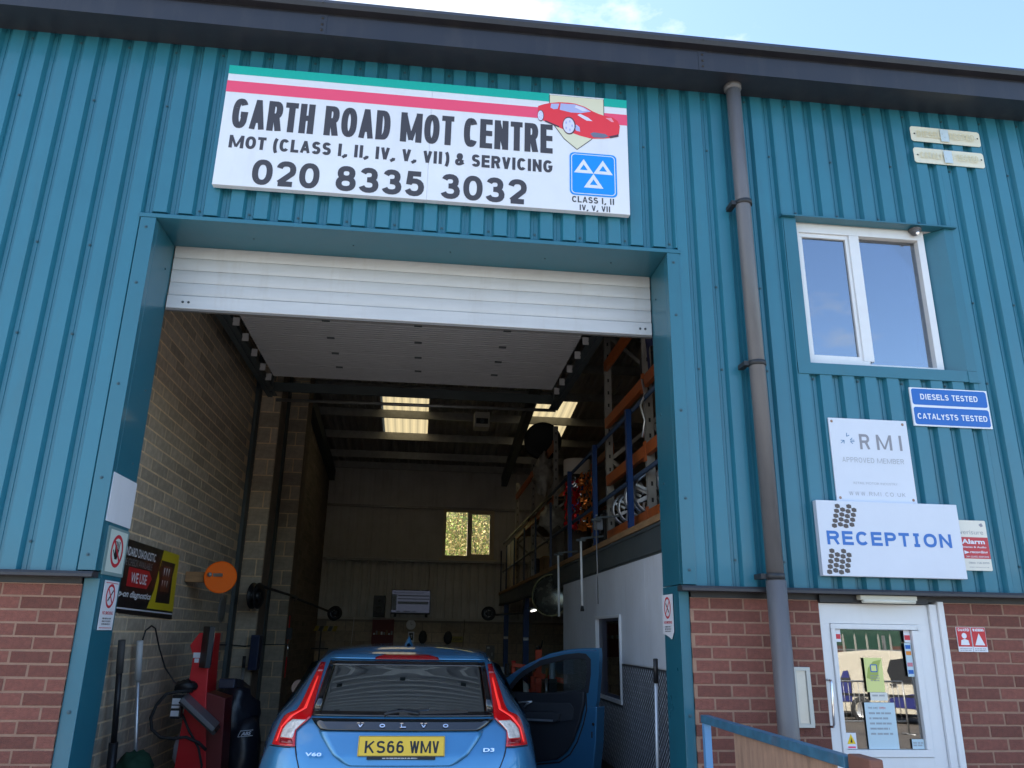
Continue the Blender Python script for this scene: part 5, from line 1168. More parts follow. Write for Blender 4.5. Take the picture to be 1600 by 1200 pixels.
# tubes hanging over the beam
def htube(x, y, z0, z1, r, m_, lb_, foot=True, top=None):
    t = thing('hanging_pole', lb_, 'pole', (x, y, z0)); MB().tube([(x+.008,y,z0),(x,y,z1)], r, 10).build('tube', m_, t)
    if foot: MB().lathe((x+.008,y,z0), (0,0,-1), [(r*1.1,-.01),(r*1.7,.03),(r*1.7,.045),(.0001,.045)], 10).build('rubber_foot', RUBBER, t)
    MB().box(x-.05, x+.05, y-.02, y+.02, z1, z1+.02).build('hook_plate', STEELG, t)
    MB().beam((x,y,z1+.03), (x+.25,y,z1+.06), .02, .02).build('hook_arm', STEELG, t)
htube(1.72, 3.55, 1.87, 2.56, .012, pbr('pale_tube', (.86,.86,.85), .35), 'thick white pole with a black foot hanging from the mezzanine edge')
htube(1.72, 5.0, 1.80, 2.54, .014, pbr('pale_tube', (0,0,0)), 'white pole hanging beside the round dusty mirror', foot=False)
htube(1.76, 2.95, 1.88, 2.70, .006, pbr('grey_rod', (.28,.28,.28), .4, .5), 'thin grey rod hanging from the mezzanine nearest the shutter', foot=False)
# g clamp on the edge
t = thing('rail_clamp', 'small grey clamp fixed on the mezzanine edge above the hanging pole', 'clamp', (1.8, 3.3, 2.62))
MB().box(1.76, 1.84, 3.0, 3.06, 2.62, 2.74).beam((1.80,3.0,2.70), (1.95,3.5,2.84), .02, .03).beam((1.80,3.1,2.78), (1.95,3.6,2.66), .02, .02).build('body', pbr('cast_grey', (.22,.24,.27), .4, .5), t)
t = thing('round_mirror', 'large round dusty convex mirror under the mezzanine beam', 'mirror', (1.87, 6.6, 1.8))
MB().lathe((1.89,6.6,2.13), (-.55,-1,.1), [(.0001,.05),(.13,.04),(.24,.012),(.285,-.01),(.285,-.02),(.0001,-.02)], 32).build('dish', pbr('dusty_mirror', (.16,.17,.15), .25, .7, var=.3, vscale=8), t)
MB().lathe((1.89,6.6,2.13), (-.55,-1,.1), [(.283,-.02),(.30,-.015),(.30,.0),(.283,.0)], 32).build('rim', pbr('yellowed_rim', (.30,.28,.14), .5), t)

# ---- partition wall of the reception office
PW = thing('office_partition', 'white office partition with dark tread plate skirting and a narrow window', 'wall', (MX, .5, 0))
wy0, wy1, wz0, wz1 = 2.60, 3.61, 1.01, 1.75
for (a, b, c, d) in ((.5,1.72,1.345,2.218),(1.724,wy0-.002,1.345,2.218),(wy0,wy1,wz1+.002,2.218),(wy1+.002,4.44,1.345,2.218),(4.444,5.66,1.345,2.218)):
    B('wall_panel', PANELW, PW, MX+.0, MX+.05, a, b, c, d)
B('wall_panel', PANELW, PW, MX+.012, MX+.05, .5, 5.66, .0, 1.0); B('wall_panel', PANELW, PW, MX+.012, MX+.05, .5, wy0, 1.0, 1.344); B('wall_panel', PANELW, PW, MX+.012, MX+.05, wy1, 5.66, 1.0, 1.344)
for (a, b, c, d) in ((.5,1.72,.02,1.335),(1.724,wy0-.03,.02,1.335),(wy0-.028,wy1+.028,.02,wz0-.035),(wy1+.03,4.44,.02,1.335),(4.444,5.66,.02,1.335)):
    B('tread_plate', CHECKB, PW, MX-.003, MX+.011, a, b, c, d)
mb = MB(); k = 0
y = .52
while y < 5.64:
    z = .42+(k % 2)*.026
    while z < 1.325:
        if not (wy0-.04 < y < wy1+.04 and z > wz0-.055):
            s_ = 1 if (int(round(z/.02))+k) % 4 < 2 else -1
            s_ = 1 if k % 2 else -1; c = V(MX-.003, y, z); A_ = V(0, .0075*s_, .0200); Bv = V(0, -.0070, .0025*s_)
            mb.add([c+A_, c+Bv, c-A_, c-Bv, c+V(-.0045,0,0)], [(0,1,4),(1,2,4),(2,3,4),(3,0,4)])
        z += .052
    y += .030; k += 1
mb.build('tread_lozenges', CHECK, PW, kind='stuff', recalc=False)
wi = thing('office_window', None, None); wi.parent = PW; wi.location = (0,0,0)
mb = MB()
for a in ((wy0-.025,wy1+.025,wz0-.03,wz0),(wy0-.025,wy1+.025,wz1,wz1+.025),(wy0-.025,wy0,wz0,wz1),(wy1,wy1+.025,wz0,wz1)): mb.box(MX-.02, MX+.06, a[0], a[1], a[2], a[3])
mb.build('frame', WHITE, wi, bevel=.002)
MB().box(MX+.02, MX+.035, wy0+.0, wy0+.05, wz0, wz1).box(MX+.02, MX+.035, wy1-.34, wy1-.0, wz0, wz1).box(MX+.02, MX+.035, wy0+.05, wy1-.34, wz0, wz0+.03).box(MX+.02, MX+.035, wy0+.05, wy1-.34, wz1-.03, wz1).build('dark_sash', pbr('navy_frame', (.03,.035,.075), .4), wi)
B('pane', glass('office_glass', trans=.85, gloss=.06), wi, MX+.022, MX+.026, wy0+.05, wy1-.34, wz0+.03, wz1-.03)
# the office behind it
OF = thing('office_fittings', 'white door frame and red shelving seen through the partition window', 'shelving', (2.6, 3.2, 0))
B('door_frame', pbr('white_gloss', (.85,.85,.85), .3), OF, 2.02, 2.06, 3.05, 3.32, .6, 2.1); B('cabinet', pbr('dark_red_cabinet', (.10,.012,.012), .6), OF, 2.9, 3.3, 4.2, 4.5, 0, 2.0)  # door frame in plain white gloss, cabinet in dark red
for z in (1.2, 1.5, 1.75): B('shelf', RED, OF, 2.85, 3.4, 4.1, 4.2, z, z+.02)
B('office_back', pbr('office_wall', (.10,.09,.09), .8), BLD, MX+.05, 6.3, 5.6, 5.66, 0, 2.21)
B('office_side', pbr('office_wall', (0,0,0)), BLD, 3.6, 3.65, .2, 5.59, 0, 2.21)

# ================================================================== LEFT WALL THINGS
t = thing('diagnostics_banner', 'black and yellow vehicle diagnostics banner on the block wall', 'banner', (-2.34, 2.4, 1.68))
bx = -2.343
def wpoly(name, pts, off, mat, par=None, th=0):       # on the left wall, faces +X; pts are (y, z)
    mb = MB()
    if th: mb.prism([(bx+off, a, b) for a, b in pts], (-th, 0, 0))
    else: mb.add([(bx+off, a, b) for a, b in pts], [list(range(len(pts)))])
    return mb.build(name, mat, par or t, recalc=bool(th))
wpoly('sheet', [(1.55,2.26),(3.11,2.26),(3.15,1.665),(1.50,1.695)], .006, pbr('banner_black', (.018,.015,.015), .35, var=.2), th=.005)
wpoly('yellow_field', [(2.62,2.262),(3.11,2.260),(3.146,1.735),(2.38,1.745),(2.50,1.90)], .0066, pbr('banner_yellow', (.68,.55,.02), .4))
wpoly('rule', [(1.5,1.737),(3.14,1.718),(3.14,1.706),(1.5,1.725)], .0066, WHITEB)
wpoly('reader', [(2.60,2.17),(3.02,2.17),(2.98,2.05),(3.0,1.80),(2.58,1.80),(2.60,2.0),(2.56,2.08)], .0072, pbr('banner_black', (0,0,0)))
wpoly('screen', [(2.67,2.13),(2.94,2.13),(2.92,1.90),(2.67,1.90)], .0078, pbr('banner_brown', (.10,.03,.015), .3))
wpoly('red_tag', [(1.80,2.05),(2.30,2.05),(2.40,1.99),(2.30,1.90),(1.80,1.90)], .0072, pbr('notice_red', (.55,.02,.03)))
def wtxt(s, y0, y1, z0, z1, m_, bold=.02, ital=.0): txt('lettering', s, m_, t, (bx+.0082, y0, z0), (0,1,0), (0,0,1), y1-y0, z1-z0, bold, ital=ital)
wtxt('STANDARD DIAGNOSTIC', 1.55, 2.42, 2.135, 2.205, WHITEB); wtxt('CODE CHECK AVAILABLE', 1.55, 2.36, 2.06, 2.115, pbr('dim_print', (.25,.24,.24), .5), 0)
wtxt('WE USE', 1.88, 2.27, 1.93, 2.015, WHITEB); wtxt('snap-on diagnostics', 1.50, 2.44, 1.80, 1.868, WHITEB, .03, .3)
for k in range(3): wpoly('glint', [(2.70+.07*k,2.11),(2.73+.07*k,2.11),(2.71+.07*k,2.03)], .0084, WHITEB); wpoly('glint', [(2.69+.07*k,2.0),(2.71+.07*k,2.0),(2.70+.07*k,1.94)], .0084, WHITEB)
t = thing('orange_disc', 'bright orange disc on a timber block fixed to the block wall', 'disc', (-2.0, 3.4, 1.9))
MB().lathe((-1.995,3.40,2.08), (.28,-1,.02), [(.0001,.004),(.146,.004),(.154,.010),(.158,.004),(.156,-.008),(.0001,-.008)], 40, sm=False).build('disc', DISCO, t)
MB().box(-2.345, -2.10, 3.43, 3.52, 2.03, 2.13).build('timber_block', TIMBER, t, bevel=.004)
MB().beam((-2.12,3.40,2.10), (-1.97,3.36,2.10), .015, .03).lathe((-2.09,3.36,2.10), (0,-1,0), [(.022,0),(.022,.02),(.0001,.022)], 10).build('bracket', GALV, t)
t = thing('vent_cover', 'flat grey round vent cover on the block wall below the orange disc', 'vent', (-2.34, 5.1, 1.7)); MB().lathe((-2.349,5.12,1.82), (1,0,0), [(.15,0),(.15,.012),(.10,.016),(.0001,.016)], 28).build('cover', pbr('block_grey_vent', (.20,.20,.19), .7), t); MB().lathe((-2.349,5.12,1.82), (1,0,0), [(.155,0),(.165,.004),(.165,.014),(.152,.014)], 28).build('rim', GALV, t)
# leaning poles
t = thing('black_pole', 'black sectioned pole leaning against the block wall by the jamb', 'pole', (-2.25, 1.9, 0))
MB().tube([(-2.24,1.90,.0),(-2.25,1.82,.75)], .034, 12).build('lower_section', BLACK, t); MB().tube([(-2.25,1.82,.75),(-2.255,1.72,1.25)], .022, 12).build('middle_section', BLACK, t); MB().tube([(-2.255,1.72,1.25),(-2.26,1.68,1.49)], .027, 12).build('grip', pbr('grey_grip', (.06,.06,.06), .7), t)
t = thing('silver_pole', 'silver telescopic pole leaning on the block wall with a looped cable', 'pole', (-2.2, 2.4, 0))
MB().tube([(-2.22,2.50,.0),(-2.27,2.22,1.20)], .016, 12).build('shaft', ALU, t); MB().tube([(-2.27,2.22,1.17),(-2.28,2.16,1.48)], .026, 12).build('handle', pbr('pale_grey_grip', (.50,.52,.53), .4), t)
t = thing('green_bag', 'dark green cloth bundle at the foot of the silver pole', 'bag', (-2.15, 2.0, .5)); blob((-2.15,2.05,.52), (.14,.12,.13), 4, 18, 14, .35).build('bundle', pbr('dark_green_cloth', (.01,.05,.025), .8, var=.3), t)
B('stool_top', STEELD, t, -2.33, -1.98, 1.9, 2.25, .36, .40)
for a in (-2.31, -2.02):
    for b in (1.93, 2.20): B('stool_leg', STEELD, t, a, a+.025, b, b+.025, .012, .36)
# red tester stand
t = thing('emissions_tester', 'red upright tester stand with black monitor, keyboard and cables by the block wall', 'machine', (-1.9, 2.8, 0))
MB().prism([(-2.03,2.7,.012),(-1.98,2.7,1.35),(-2.02,2.7,1.44),(-1.95,2.7,1.55),(-1.84,2.7,1.55),(-1.84,2.7,1.40),(-1.82,2.7,1.0),(-1.70,2.7,.012)], (0,.34,0)).build('column', RED, t, bevel=.008)
MB().prism([(-1.825,2.71,.3),(-1.825,2.71,1.05),(-1.66,2.71,1.0),(-1.62,2.71,.3)], (0,.3,0)).build('side_cover', pbr('dark_red_panel', (.13,.006,.008), .4), t, bevel=.006)
for a in ((-1.978,-1.905,1.335,1.38),(-1.962,-1.925,1.295,1.33)): B('label', WHITEB, t, a[0], a[1], 2.694, 2.699, a[2], a[3])
MB().obox((-1.85,2.62,1.43), (.045,-.07,0), (.020,.013,0), (.0,0,.175)).build('monitor', BLACK, t, bevel=.006)
MB().obox((-1.827,2.635,1.43), (.038,-.060,0), (.003,.002,0), (.0,0,.150)).build('screen', GBLK, t)
MB().obox((-1.83,2.58,.90), (.15,0,-.12), (-.01,.12,.01), (.012,.0,.014)).build('keyboard', pbr('grey_keyboard', (.16,.16,.17), .4), t, bevel=.004)
MB().obox((-1.83,2.60,.875), (.16,0,-.128), (-.01,.13,.01), (.010,.0,.012)).build('keyboard_tray', BLACK, t)
MB().tube([(-2.275,2.2,1.47),(-2.27,2.23,1.56),(-2.25,2.30,1.60),(-2.24,2.38,1.58),(-2.22,2.50,1.42),(-2.18,2.62,1.25),(-2.10,2.68,1.13),(-2.0,2.66,1.08)], .007, 8).build('cable', BLACK, t)
MB().tube([(-1.92,2.55,1.07),(-2.0,2.5,1.07),(-2.10,2.48,1.05),(-2.17,2.48,.96),(-2.20,2.48,.86),(-2.18,2.48,.77),(-2.10,2.48,.71),(-2.0,2.48,.70),(-1.9,2.5,.71),(-1.8,2.55,.66),(-1.74,2.58,.60)], .013, 8).build('hose', RUBBER, t)
MB().tube([(-1.98,2.6,.88),(-1.90,2.56,.76),(-1.80,2.56,.62),(-1.76,2.58,.48),(-1.78,2.6,.3)], .010, 8).build('hose', RUBBER, t)
MB().box(-2.09, -2.0, 2.62, 2.69, .84, 1.03).build('analyser_box', BLACK, t, bevel=.01)
for z, h in ((.955,.05),(.925,.02),(.86,.045)): B('label', WHITEB, t, -2.082, -2.015, 2.614, 2.619, z, z+h)
blob((-1.99,2.66,1.10), (.09,.07,.05), 8, 16, 12, .4).build('probe_bundle', BLACK, t)
MB().box(-1.74, -1.60, 2.74, 2.86, 1.08, 1.16).build('printer', pbr('black_blue_plastic', (.015,.018,.04), .4), t, bevel=.01)
for x in (-2.06, -1.66): MB().lathe((x,2.85,.06), (1,0,0), [(.045,-.015),(.05,0),(.045,.015)], 14).build('castor', BLACK, t)
B('base', RED, t, -2.1, -1.62, 2.6, 3.2, .10, .16, bevel=.01)
blob((-1.97,2.9,.55), (.12,.1,.18), 6, 14, 12, .25).build('paper_roll', pbr('crumpled_paper', (.40,.40,.45), .7), t)
# black cover draped beside the stand
t = thing('covered_machine', 'machine under a draped black cover with a white logo patch', 'machine', (-1.6, 3.2, 0))
blob((-1.70,3.25,.78), (.24,.2,.33), 3, 28, 22, .22, 1.8).build('cover', pbr('black_nylon_cover', (.012,.013,.02), .35, var=.2, bump=.6, bscale=12), t)
blob((-1.56,3.2,.42), (.17,.18,.42), 7, 24, 20, .18, 2.0).build('cover_skirt', pbr('black_nylon_cover', (0,0,0)), t)
txt('logo', 'ABS', WHITEB, t, (-1.545,2.985,.665), (1,0,.1), (0,-.1,1), .09, .03, .03, ital=.3)
mb = MB(); 
for a, b in (((-1.57,.655),(-1.44,.668)),((-1.55,.705),(-1.44,.715)),((-1.57,.655),(-1.55,.705))): mb.beam((a[0],2.985,a[1]), (b[0],2.985,b[1]), .004, .002, up=(0,1,0))
mb.build('logo_frame', WHITEB, t)
t = thing('wall_cabinet', 'narrow navy box on the first block pier', 'box', (-2.0, 5.85, 1.05)); B('case', pbr('navy_case', (.008,.018,.06), .35), t, -2.09, -1.98, 5.75, 5.975, 1.10, 1.52, bevel=.008); B('face', pbr('navy_face', (.02,.03,.07), .2), t, -2.078, -1.992, 5.742, 5.749, 1.13, 1.50)
t = thing('short_silver_pole', 'short silver pole with black tip standing at the first pier', 'pole', (-2.12, 5.7, 0)); MB().tube([(-2.10,5.65,.3),(-2.12,5.65,1.13)], .018, 10).build('shaft', ALU, t); MB().tube([(-2.12,5.65,1.13),(-2.124,5.65,1.27)], .02, 10).build('tip', BLACK, t); MB().tube([(-2.10,5.65,.012),(-2.10,5.65,.3)], .022, 10).build('sleeve', BLACK, t)
# hose reels and hanging lines
def reel(nm, lb_, c, r, ax, arm):
    t = thing(nm, lb_, 'reel', (c[0], c[1], c[2]-r), group='black reels on wall arms')
    MB().lathe(c, ax, [(r*.55,-.04),(r,-.045),(r,-.03),(r*.6,-.02),(r*.6,.02),(r,.03),(r,.045),(r*.55,.04)], 26).build('drum', BLACK, t)
    MB().lathe(c, ax, [(.0001,-.05),(.04,-.05),(.045,.05),(.0001,.05)], 14).build('hub', STEELD, t)
    d = Vector(ax).normalized(); u = d.cross(V(0,0,1)).normalized(); w_ = d.cross(u)
    for k in range(5): a = 2*math.pi*k/5; e = u*math.cos(a)+w_*math.sin(a); MB().beam(V(*c)+e*.03-d*.04, V(*c)+e*r*.65-d*.04, .02, .01, up=d).build('spoke', BLACK, t)
    MB().tube(arm, .018, 8).build('arm', STEELD, t); return t
reel('hose_reel', 'black spoked reel on an arm at the first block pier', (-2.04,5.5,1.99), .16, (1,-.25,0), [(-2.02,5.52,2.12),(-1.96,5.9,2.10),(-1.75,7.0,2.04),(-1.93,8.0,2.03)])
reel('hose_reel', 'black reel hanging at the left end of the rear wall rail', (-1.40,9.0,1.87), .115, (.5,-1,.2), [(-2.0,8.2,2.09),(-1.75,8.4,2.0),(-1.5,8.9,1.90)])
reel('hose_reel', 'black reel under the far end of the mezzanine', (1.22,9.3,1.92), .12, (.1,-1,0), [(1.35,9.3,1.90),(1.85,9.5,1.95),(1.90,9.6,2.2)])
t = thing('service_lines', 'cables and red air line clipped along the piers', 'cable', (-2.3, 5.5, 1.3))
MB().tube([(-2.33,4.3,1.42),(-2.33,5.6,1.40),(-2.20,5.96,1.38),(-1.97,5.98,1.40),(-1.95,7.9,1.38)], .008, 6).build('cable', BLACK, t)
MB().tube([(-1.97,8.02,.9),(-1.97,8.03,1.3),(-1.98,8.02,1.8)], .010, 6).build('air_line', RED, t)
MB().box(-2.0, -1.92, 7.98, 8.04, 1.45, 1.62).build('regulator', BLACK, t); MB().tube([(-1.96,7.97,1.2),(-1.955,7.97,1.44)], .012, 6).build('gun', CHROME, t)
# ================================================================== BACK WALL THINGS (y = 14.5)
yb = 14.46
t = thing('wall_screen', 'wall mounted screen showing a blue and white results table', 'screen', (-.19, yb, 2.0))
B('case', BLACK, t, -.655, .265, yb-.04, yb+.03, 1.995, 2.545, bevel=.004)
B('display', pbr('screen_glow', (.02,.02,.03), .3, emit=(.30,.34,.55), estr=.022), t, -.64, .25, yb-.046, yb-.041, 2.03, 2.53)
for a, b, c, d, m_ in ((-.64,-.53,2.08,2.44,1),(-.50,.24,2.40,2.425,1),(-.50,.24,2.33,2.35,1),(-.50,.22,2.22,2.28,1),(-.52,-.44,2.04,2.065,1),(-.36,-.20,2.04,2.065,1),(-.14,-.07,2.04,2.065,1)): B('screen_row', pbr('screen_dark_row', (.01,.012,.05), .3), t, a, b, yb-.049, yb-.047, c, d)
scribble(pbr('screen_dark_row', (0,0,0)), t, -.60, .1, 2.47, .02, yb-.048)
for x in (-.55, .18): B('foot', BLACK, t, x-.03, x+.03, yb-.09, yb+.02, 1.93, 1.994)
t = thing('loudspeaker', 'tall black speaker standing on the rear wall ledge', 'speaker', (-.92, yb, 1.93)); B('cabinet', BLACK, t, -1.06, -.79, yb-.09, yb+.03, 1.915, 2.40, bevel=.006)
for z, r in ((2.28,.05),(2.08,.09)): MB().lathe((-.925,yb-.092,z), (0,-1,0), [(r,0),(r,.006),(r*.8,.002),(.0001,-.002)], 16).build('cone', pbr('cone_grey', (.03,.03,.03), .5), t)
t = thing('wall_clock', 'round white wall clock under the screen', 'clock', (-.17, yb, 1.65)); MB().lathe((-.165,yb+.08,1.755), (0,-1,0), [(.115,0),(.115,.03),(.105,.034),(.0001,.034)], 28).build('face', WHITEB, t)
MB().beam((-.165,yb+.044,1.755), (-.165,yb+.044,1.82), .006, .003, up=(0,1,0)).beam((-.165,yb+.044,1.755), (-.12,yb+.044,1.77), .006, .003, up=(0,1,0)).build('hands', BLACK, t)
t = thing('calendar', 'small framed black and white sheet under the clock', 'poster', (-.15, yb, 1.4)); B('frame', WHITEB, t, -.22, -.075, yb+.10, yb+.12, 1.36, 1.60); B('picture', BLACK, t, -.195, -.10, yb+.095, yb+.0995, 1.41, 1.57)
txt('print', '17', WHITEB, t, (-.18, yb+.094, 1.45), (1,0,0), (0,0,1), .06, .08, .02)
t = thing('bulb_cabinet', 'shallow red wall cabinet with rows of small boxes', 'cabinet', (-.8, yb, 1.2))
B('back', pbr('faded_red_cabinet', (.22,.05,.045), .6), t, -1.06, -.56, yb+.08, yb+.12, 1.10, 1.90)
for z in (1.88, 1.70, 1.52, 1.38, 1.12): B('shelf', pbr('faded_red_cabinet', (0,0,0)), t, -1.06, -.56, yb+.0, yb+.079, z-.012, z)
for x in (-1.06, -.575): B('side', pbr('faded_red_cabinet', (0,0,0)), t, x, x+.015, yb+.0, yb+.079, 1.13, 1.86)
for k in range(8): B('small_box', [WHITEB, pbr('grey_carton', (.3,.3,.3), .6), CARDB][k % 3], t, -1.03+k*.058, -.99+k*.058, yb+.02, yb+.07, 1.521, 1.56+.03*(k % 2)+.02*(k % 3))
t = thing('safety_sign', 'small yellow and black safety sign on the rear blockwork', 'sign', (.85, yb, 1.4)); B('plate', pbr('dirty_yellow', (.38,.32,.10), .6), t, .64, 1.07, yb+.10, yb+.12, 1.38, 1.51); fg('KEEP CLEAR', BLACK, t, .67, 1.04, 1.42, 1.47, yb+.099, t=.18)
t = thing('hazard_barrier', 'black and yellow striped barrier arm on a stand at the back left', 'barrier', (-2.0, 13.5, 0))
for k in range(5): MB().prism([(-2.28+k*.10,13.5,1.58),(-2.20+k*.10,13.5,1.58),(-2.16+k*.10,13.5,1.69),(-2.24+k*.10,13.5,1.69)], (0,.03,0)).build('stripe', [pbr('warning_yellow_dull', (.35,.26,.02), .6), BLACK][k % 2], t)
MB().box(-2.13, -2.10, 13.505, 13.53, .01, 1.58).box(-2.3, -1.93, 13.5, 13.53, 1.20, 1.23).build('stand', BLACK, t)
for x, a, b, m_, lb_ in ((-1.49, 1.2, 1.91, WHITEB, 'thin white pull cord hanging from the left of the rear ledge'), (1.10, 1.2, 1.90, BLACK, 'thin black cable hanging from the right of the rear ledge')):
    t = thing('drop_line', lb_, 'cord', (x, yb, a)); MB().tube([(x-.03,yb,a),(x,yb,b)], .006, 6).build('cord', m_, t); MB().lathe((x-.03,yb,a), (0,0,-1), [(.012,0),(.016,.03),(.0001,.035)], 8).build('pull', m_, t)
for x, lb_ in ((.13, 'left of two dark ear defender shapes on the rear wall'), (.72, 'right of two dark round objects on the rear wall')):
    tag(blob((x-.0, yb+.08, 1.48), (.10,.04,.15), x, 14, 10, .1).build('hung_helmet', STEELD), lb_, 'helmet')
t = thing('junction_box', 'grey electrical box on the rear wall near the posts', 'box', (1.72, yb, 1.0)); B('case', pbr('grey_enclosure', (.25,.25,.25), .5), t, 1.63, 1.83, yb+.06, yb+.12, 1.0, 1.32, bevel=.004); B('switch', WHITEB, t, 1.76, 1.78, yb+.045, yb+.059, 1.08, 1.16); B('label', WHITEB, t, 1.65, 1.71, yb+.054, yb+.059, 1.25, 1.29)
# heater under the roof, tube lamp under the mezzanine
t = thing('space_heater', 'white box heater hanging under the roof purlins', 'heater', (.95, 8.5, 5.05)); B('case', pbr('cream_enamel', (.42,.40,.36), .5), t, .82, 1.09, 8.5, 8.8, 5.08, 5.36, bevel=.01); B('grille', BLACK, t, .85, 1.06, 8.49, 8.498, 5.14, 5.24)
MB().lathe((.955,8.489,5.19), (0,-1,0), [(.04,0),(.035,.004),(.0001,.004)], 14).build('fan_hub', STEELG, t)
for x in (.86, 1.05): MB().tube([(x,8.65,5.36),(x,8.65,zr(8.65))], .006, 6).build('hanger', GALV, t)
t = thing('tube_lamp', 'lit fluorescent tube under the mezzanine', 'lamp', (2.0, 8.6, 2.0)); MB().tube([(1.80,8.0,1.94),(1.91,8.3,1.965)], .014, 8).build('tube', pbr('lit_tube', (1,1,1), .5, emit=(1,.97,.9), estr=.8), t); MB().box(1.78,1.95,8.0,8.33,1.975,2.0).build('housing', STEELG, t)
# ---- workshop crane and bench at the right back
t = thing('engine_crane', 'red painted engine crane and press frame behind the open car door', 'crane', (1.7, 7.2, 0))
for a, b, w_, h in (((1.78,7.2,.012),(1.80,7.2,1.37),.09,.09), ((1.68,7.1,.012),(1.70,7.1,1.0),.06,.06), ((1.42,7.3,.0),(1.44,7.3,1.18),.05,.05), ((1.42,7.25,1.15),(1.75,7.15,1.12),.05,.05), ((1.72,7.15,1.03),(2.20,7.2,.93),.06,.07), ((1.60,7.12,.80),(1.74,7.12,.80),.05,.05), ((1.30,7.3,.35),(1.46,7.3,.98),.05,.05)):
    MB().beam(a, b, w_, h, up=(0,0,1)).build('red_member', pbr('red_orange_paint', (.80,.09,.03), .45, var=.2), t, bevel=.004)
MB().lathe((1.80,7.2,1.37), (0,0,1), [(.035,0),(.04,.03),(.02,.05),(.0001,.06)], 12).tube([(1.84,7.2,1.40),(1.86,7.2,1.50)], .01, 8).build('pump_head', BLACK, t)
MB().tube([(1.90,7.05,.62),(1.89,7.05,.98)], .022, 10).build('silver_ram', ALU, t); MB().tube([(1.895,7.04,.98),(1.90,7.04,1.12)], .018, 8).build('brass_valve', pbr('amber_valve', (.45,.2,.03), .4, .4), t)
t = thing('spray_can', 'blue capped can on the press behind the car door', 'can', (1.99, 7.1, .95)); MB().lathe((1.99,7.1,.97), (0,0,1), [(.045,0),(.045,.22),(.02,.25)], 16).build('can_body', pbr('pale_blue_can', (.35,.45,.55), .3), t); MB().lathe((1.99,7.1,1.215), (0,0,1), [(.03,0),(.03,.04),(.0001,.05)], 14).build('cap', pbr('blue_cap', (.02,.2,.5), .4), t)
MB().box(1.93, 2.05, 7.04, 7.16, .012, .969).build('stand', STEELD, t)
t = thing('work_bench', 'cluttered dark work bench behind the blue post', 'bench', (1.5, 8.6, 0)); B('top', STEELD, t, 1.25, 1.95, 8.4, 9.0, .92, .96)
for x in (1.27, 1.89):
    for y in (8.42, 8.94): B('leg', STEELD, t, x, x+.05, y, y+.05, .012, .919)
for k in range(7): B('clutter', [CARDB, GALV, BLACK, RED][k % 4], t, 1.28+k*.09, 1.34+k*.09, 8.45+.05*(k % 3), 8.55+.05*(k % 3), .961, 1.02+.05*((k*5) % 4), bevel=.004)
t = thing('oil_container', 'white plastic container on the floor by the car door', 'container', (1.42, 6.4, 0)); MB().prism([(1.36,6.4,.62),(1.56,6.4,.62),(1.55,6.4,.92),(1.48,6.4,.98),(1.37,6.4,.96)], (0,.2,0)).build('body', pbr('grey_white_plastic', (.6,.56,.5)), t, bevel=.02); B('stand', STEELD, t, 1.3, 1.6, 6.35, 6.65, .012, .619)
t = thing('broom', 'broom with aluminium handle standing against the right jamb', 'broom', (1.72, .9, 0)); MB().tube([(1.73,1.0,.08),(1.69,.78,1.30)], .013, 12).build('handle', pbr('pale_blue_alu', (.55,.60,.66), .35, .4), t); MB().tube([(1.69,.78,1.27),(1.685,.755,1.43)], .017, 12).build('grip', BLACK, t); B('head', BLACK, t, 1.60, 1.86, .95, 1.03, .012, .08)

# ================================================================== BEHIND THE BUILDING: sunlit shrub seen through the rear window
t = thing('autumn_shrub', 'sunlit yellow green shrub seen through the rear window', 'shrub', (1.4, 17.4, 0))
LF = [translucent('leaf_yellow', (.72,.62,.30), .5), translucent('leaf_green', (.34,.44,.14), .5), translucent('leaf_brown', (.55,.42,.22), .4)]
rnd = random.Random(11)
for mi, cnt in ((0, 9000), (1, 6500), (2, 5500)):
    mb = MB()
    for k in range(cnt):
        c = V(rnd.uniform(-.6, 3.6), rnd.gauss(17.6, .5), rnd.uniform(.8, 5.9)+rnd.uniform(-.2, .4)); s_ = rnd.uniform(.025, .06)
        if math.sin(c.x*3+c.z*2.3)+math.sin(c.z*4-c.x) < -1.5: continue
        a = V(rnd.uniform(-1,1), rnd.uniform(-1,1), rnd.uniform(-1,1)).normalized(); b = a.cross(V(rnd.uniform(-1,1), rnd.uniform(-1,1), rnd.uniform(-1,1))).normalized()
        mb.add([c-a*s_, c+b*s_*.55, c+a*s_, c-b*s_*.55], [(0,1,2,3)])
    mb.build('foliage', LF[mi], t, recalc=False, kind='stuff')
mb = MB()
for k in range(26):
    x = -1.5+k*.23; mb.tube([(x,17.5,0),(x+rnd.uniform(-.3,.3),17.5+rnd.uniform(-.3,.3),2.5),(x+rnd.uniform(-.6,.6),17.5,5.4+rnd.uniform(-.5,.5))], .025, 5, r2=.008)
mb.build('stems', pbr('twig_bark', (.14,.10,.07), .9), t, kind='stuff')

mb = blob((1.4,20.5,2.6), (4.6,1.0,3.6), 5, 40, 30, .25, 3); mb.build('inner_mass', pbr('olive_hedge_mass', (.30,.28,.10), .9, var=.5, vscale=6), t, recalc=False)
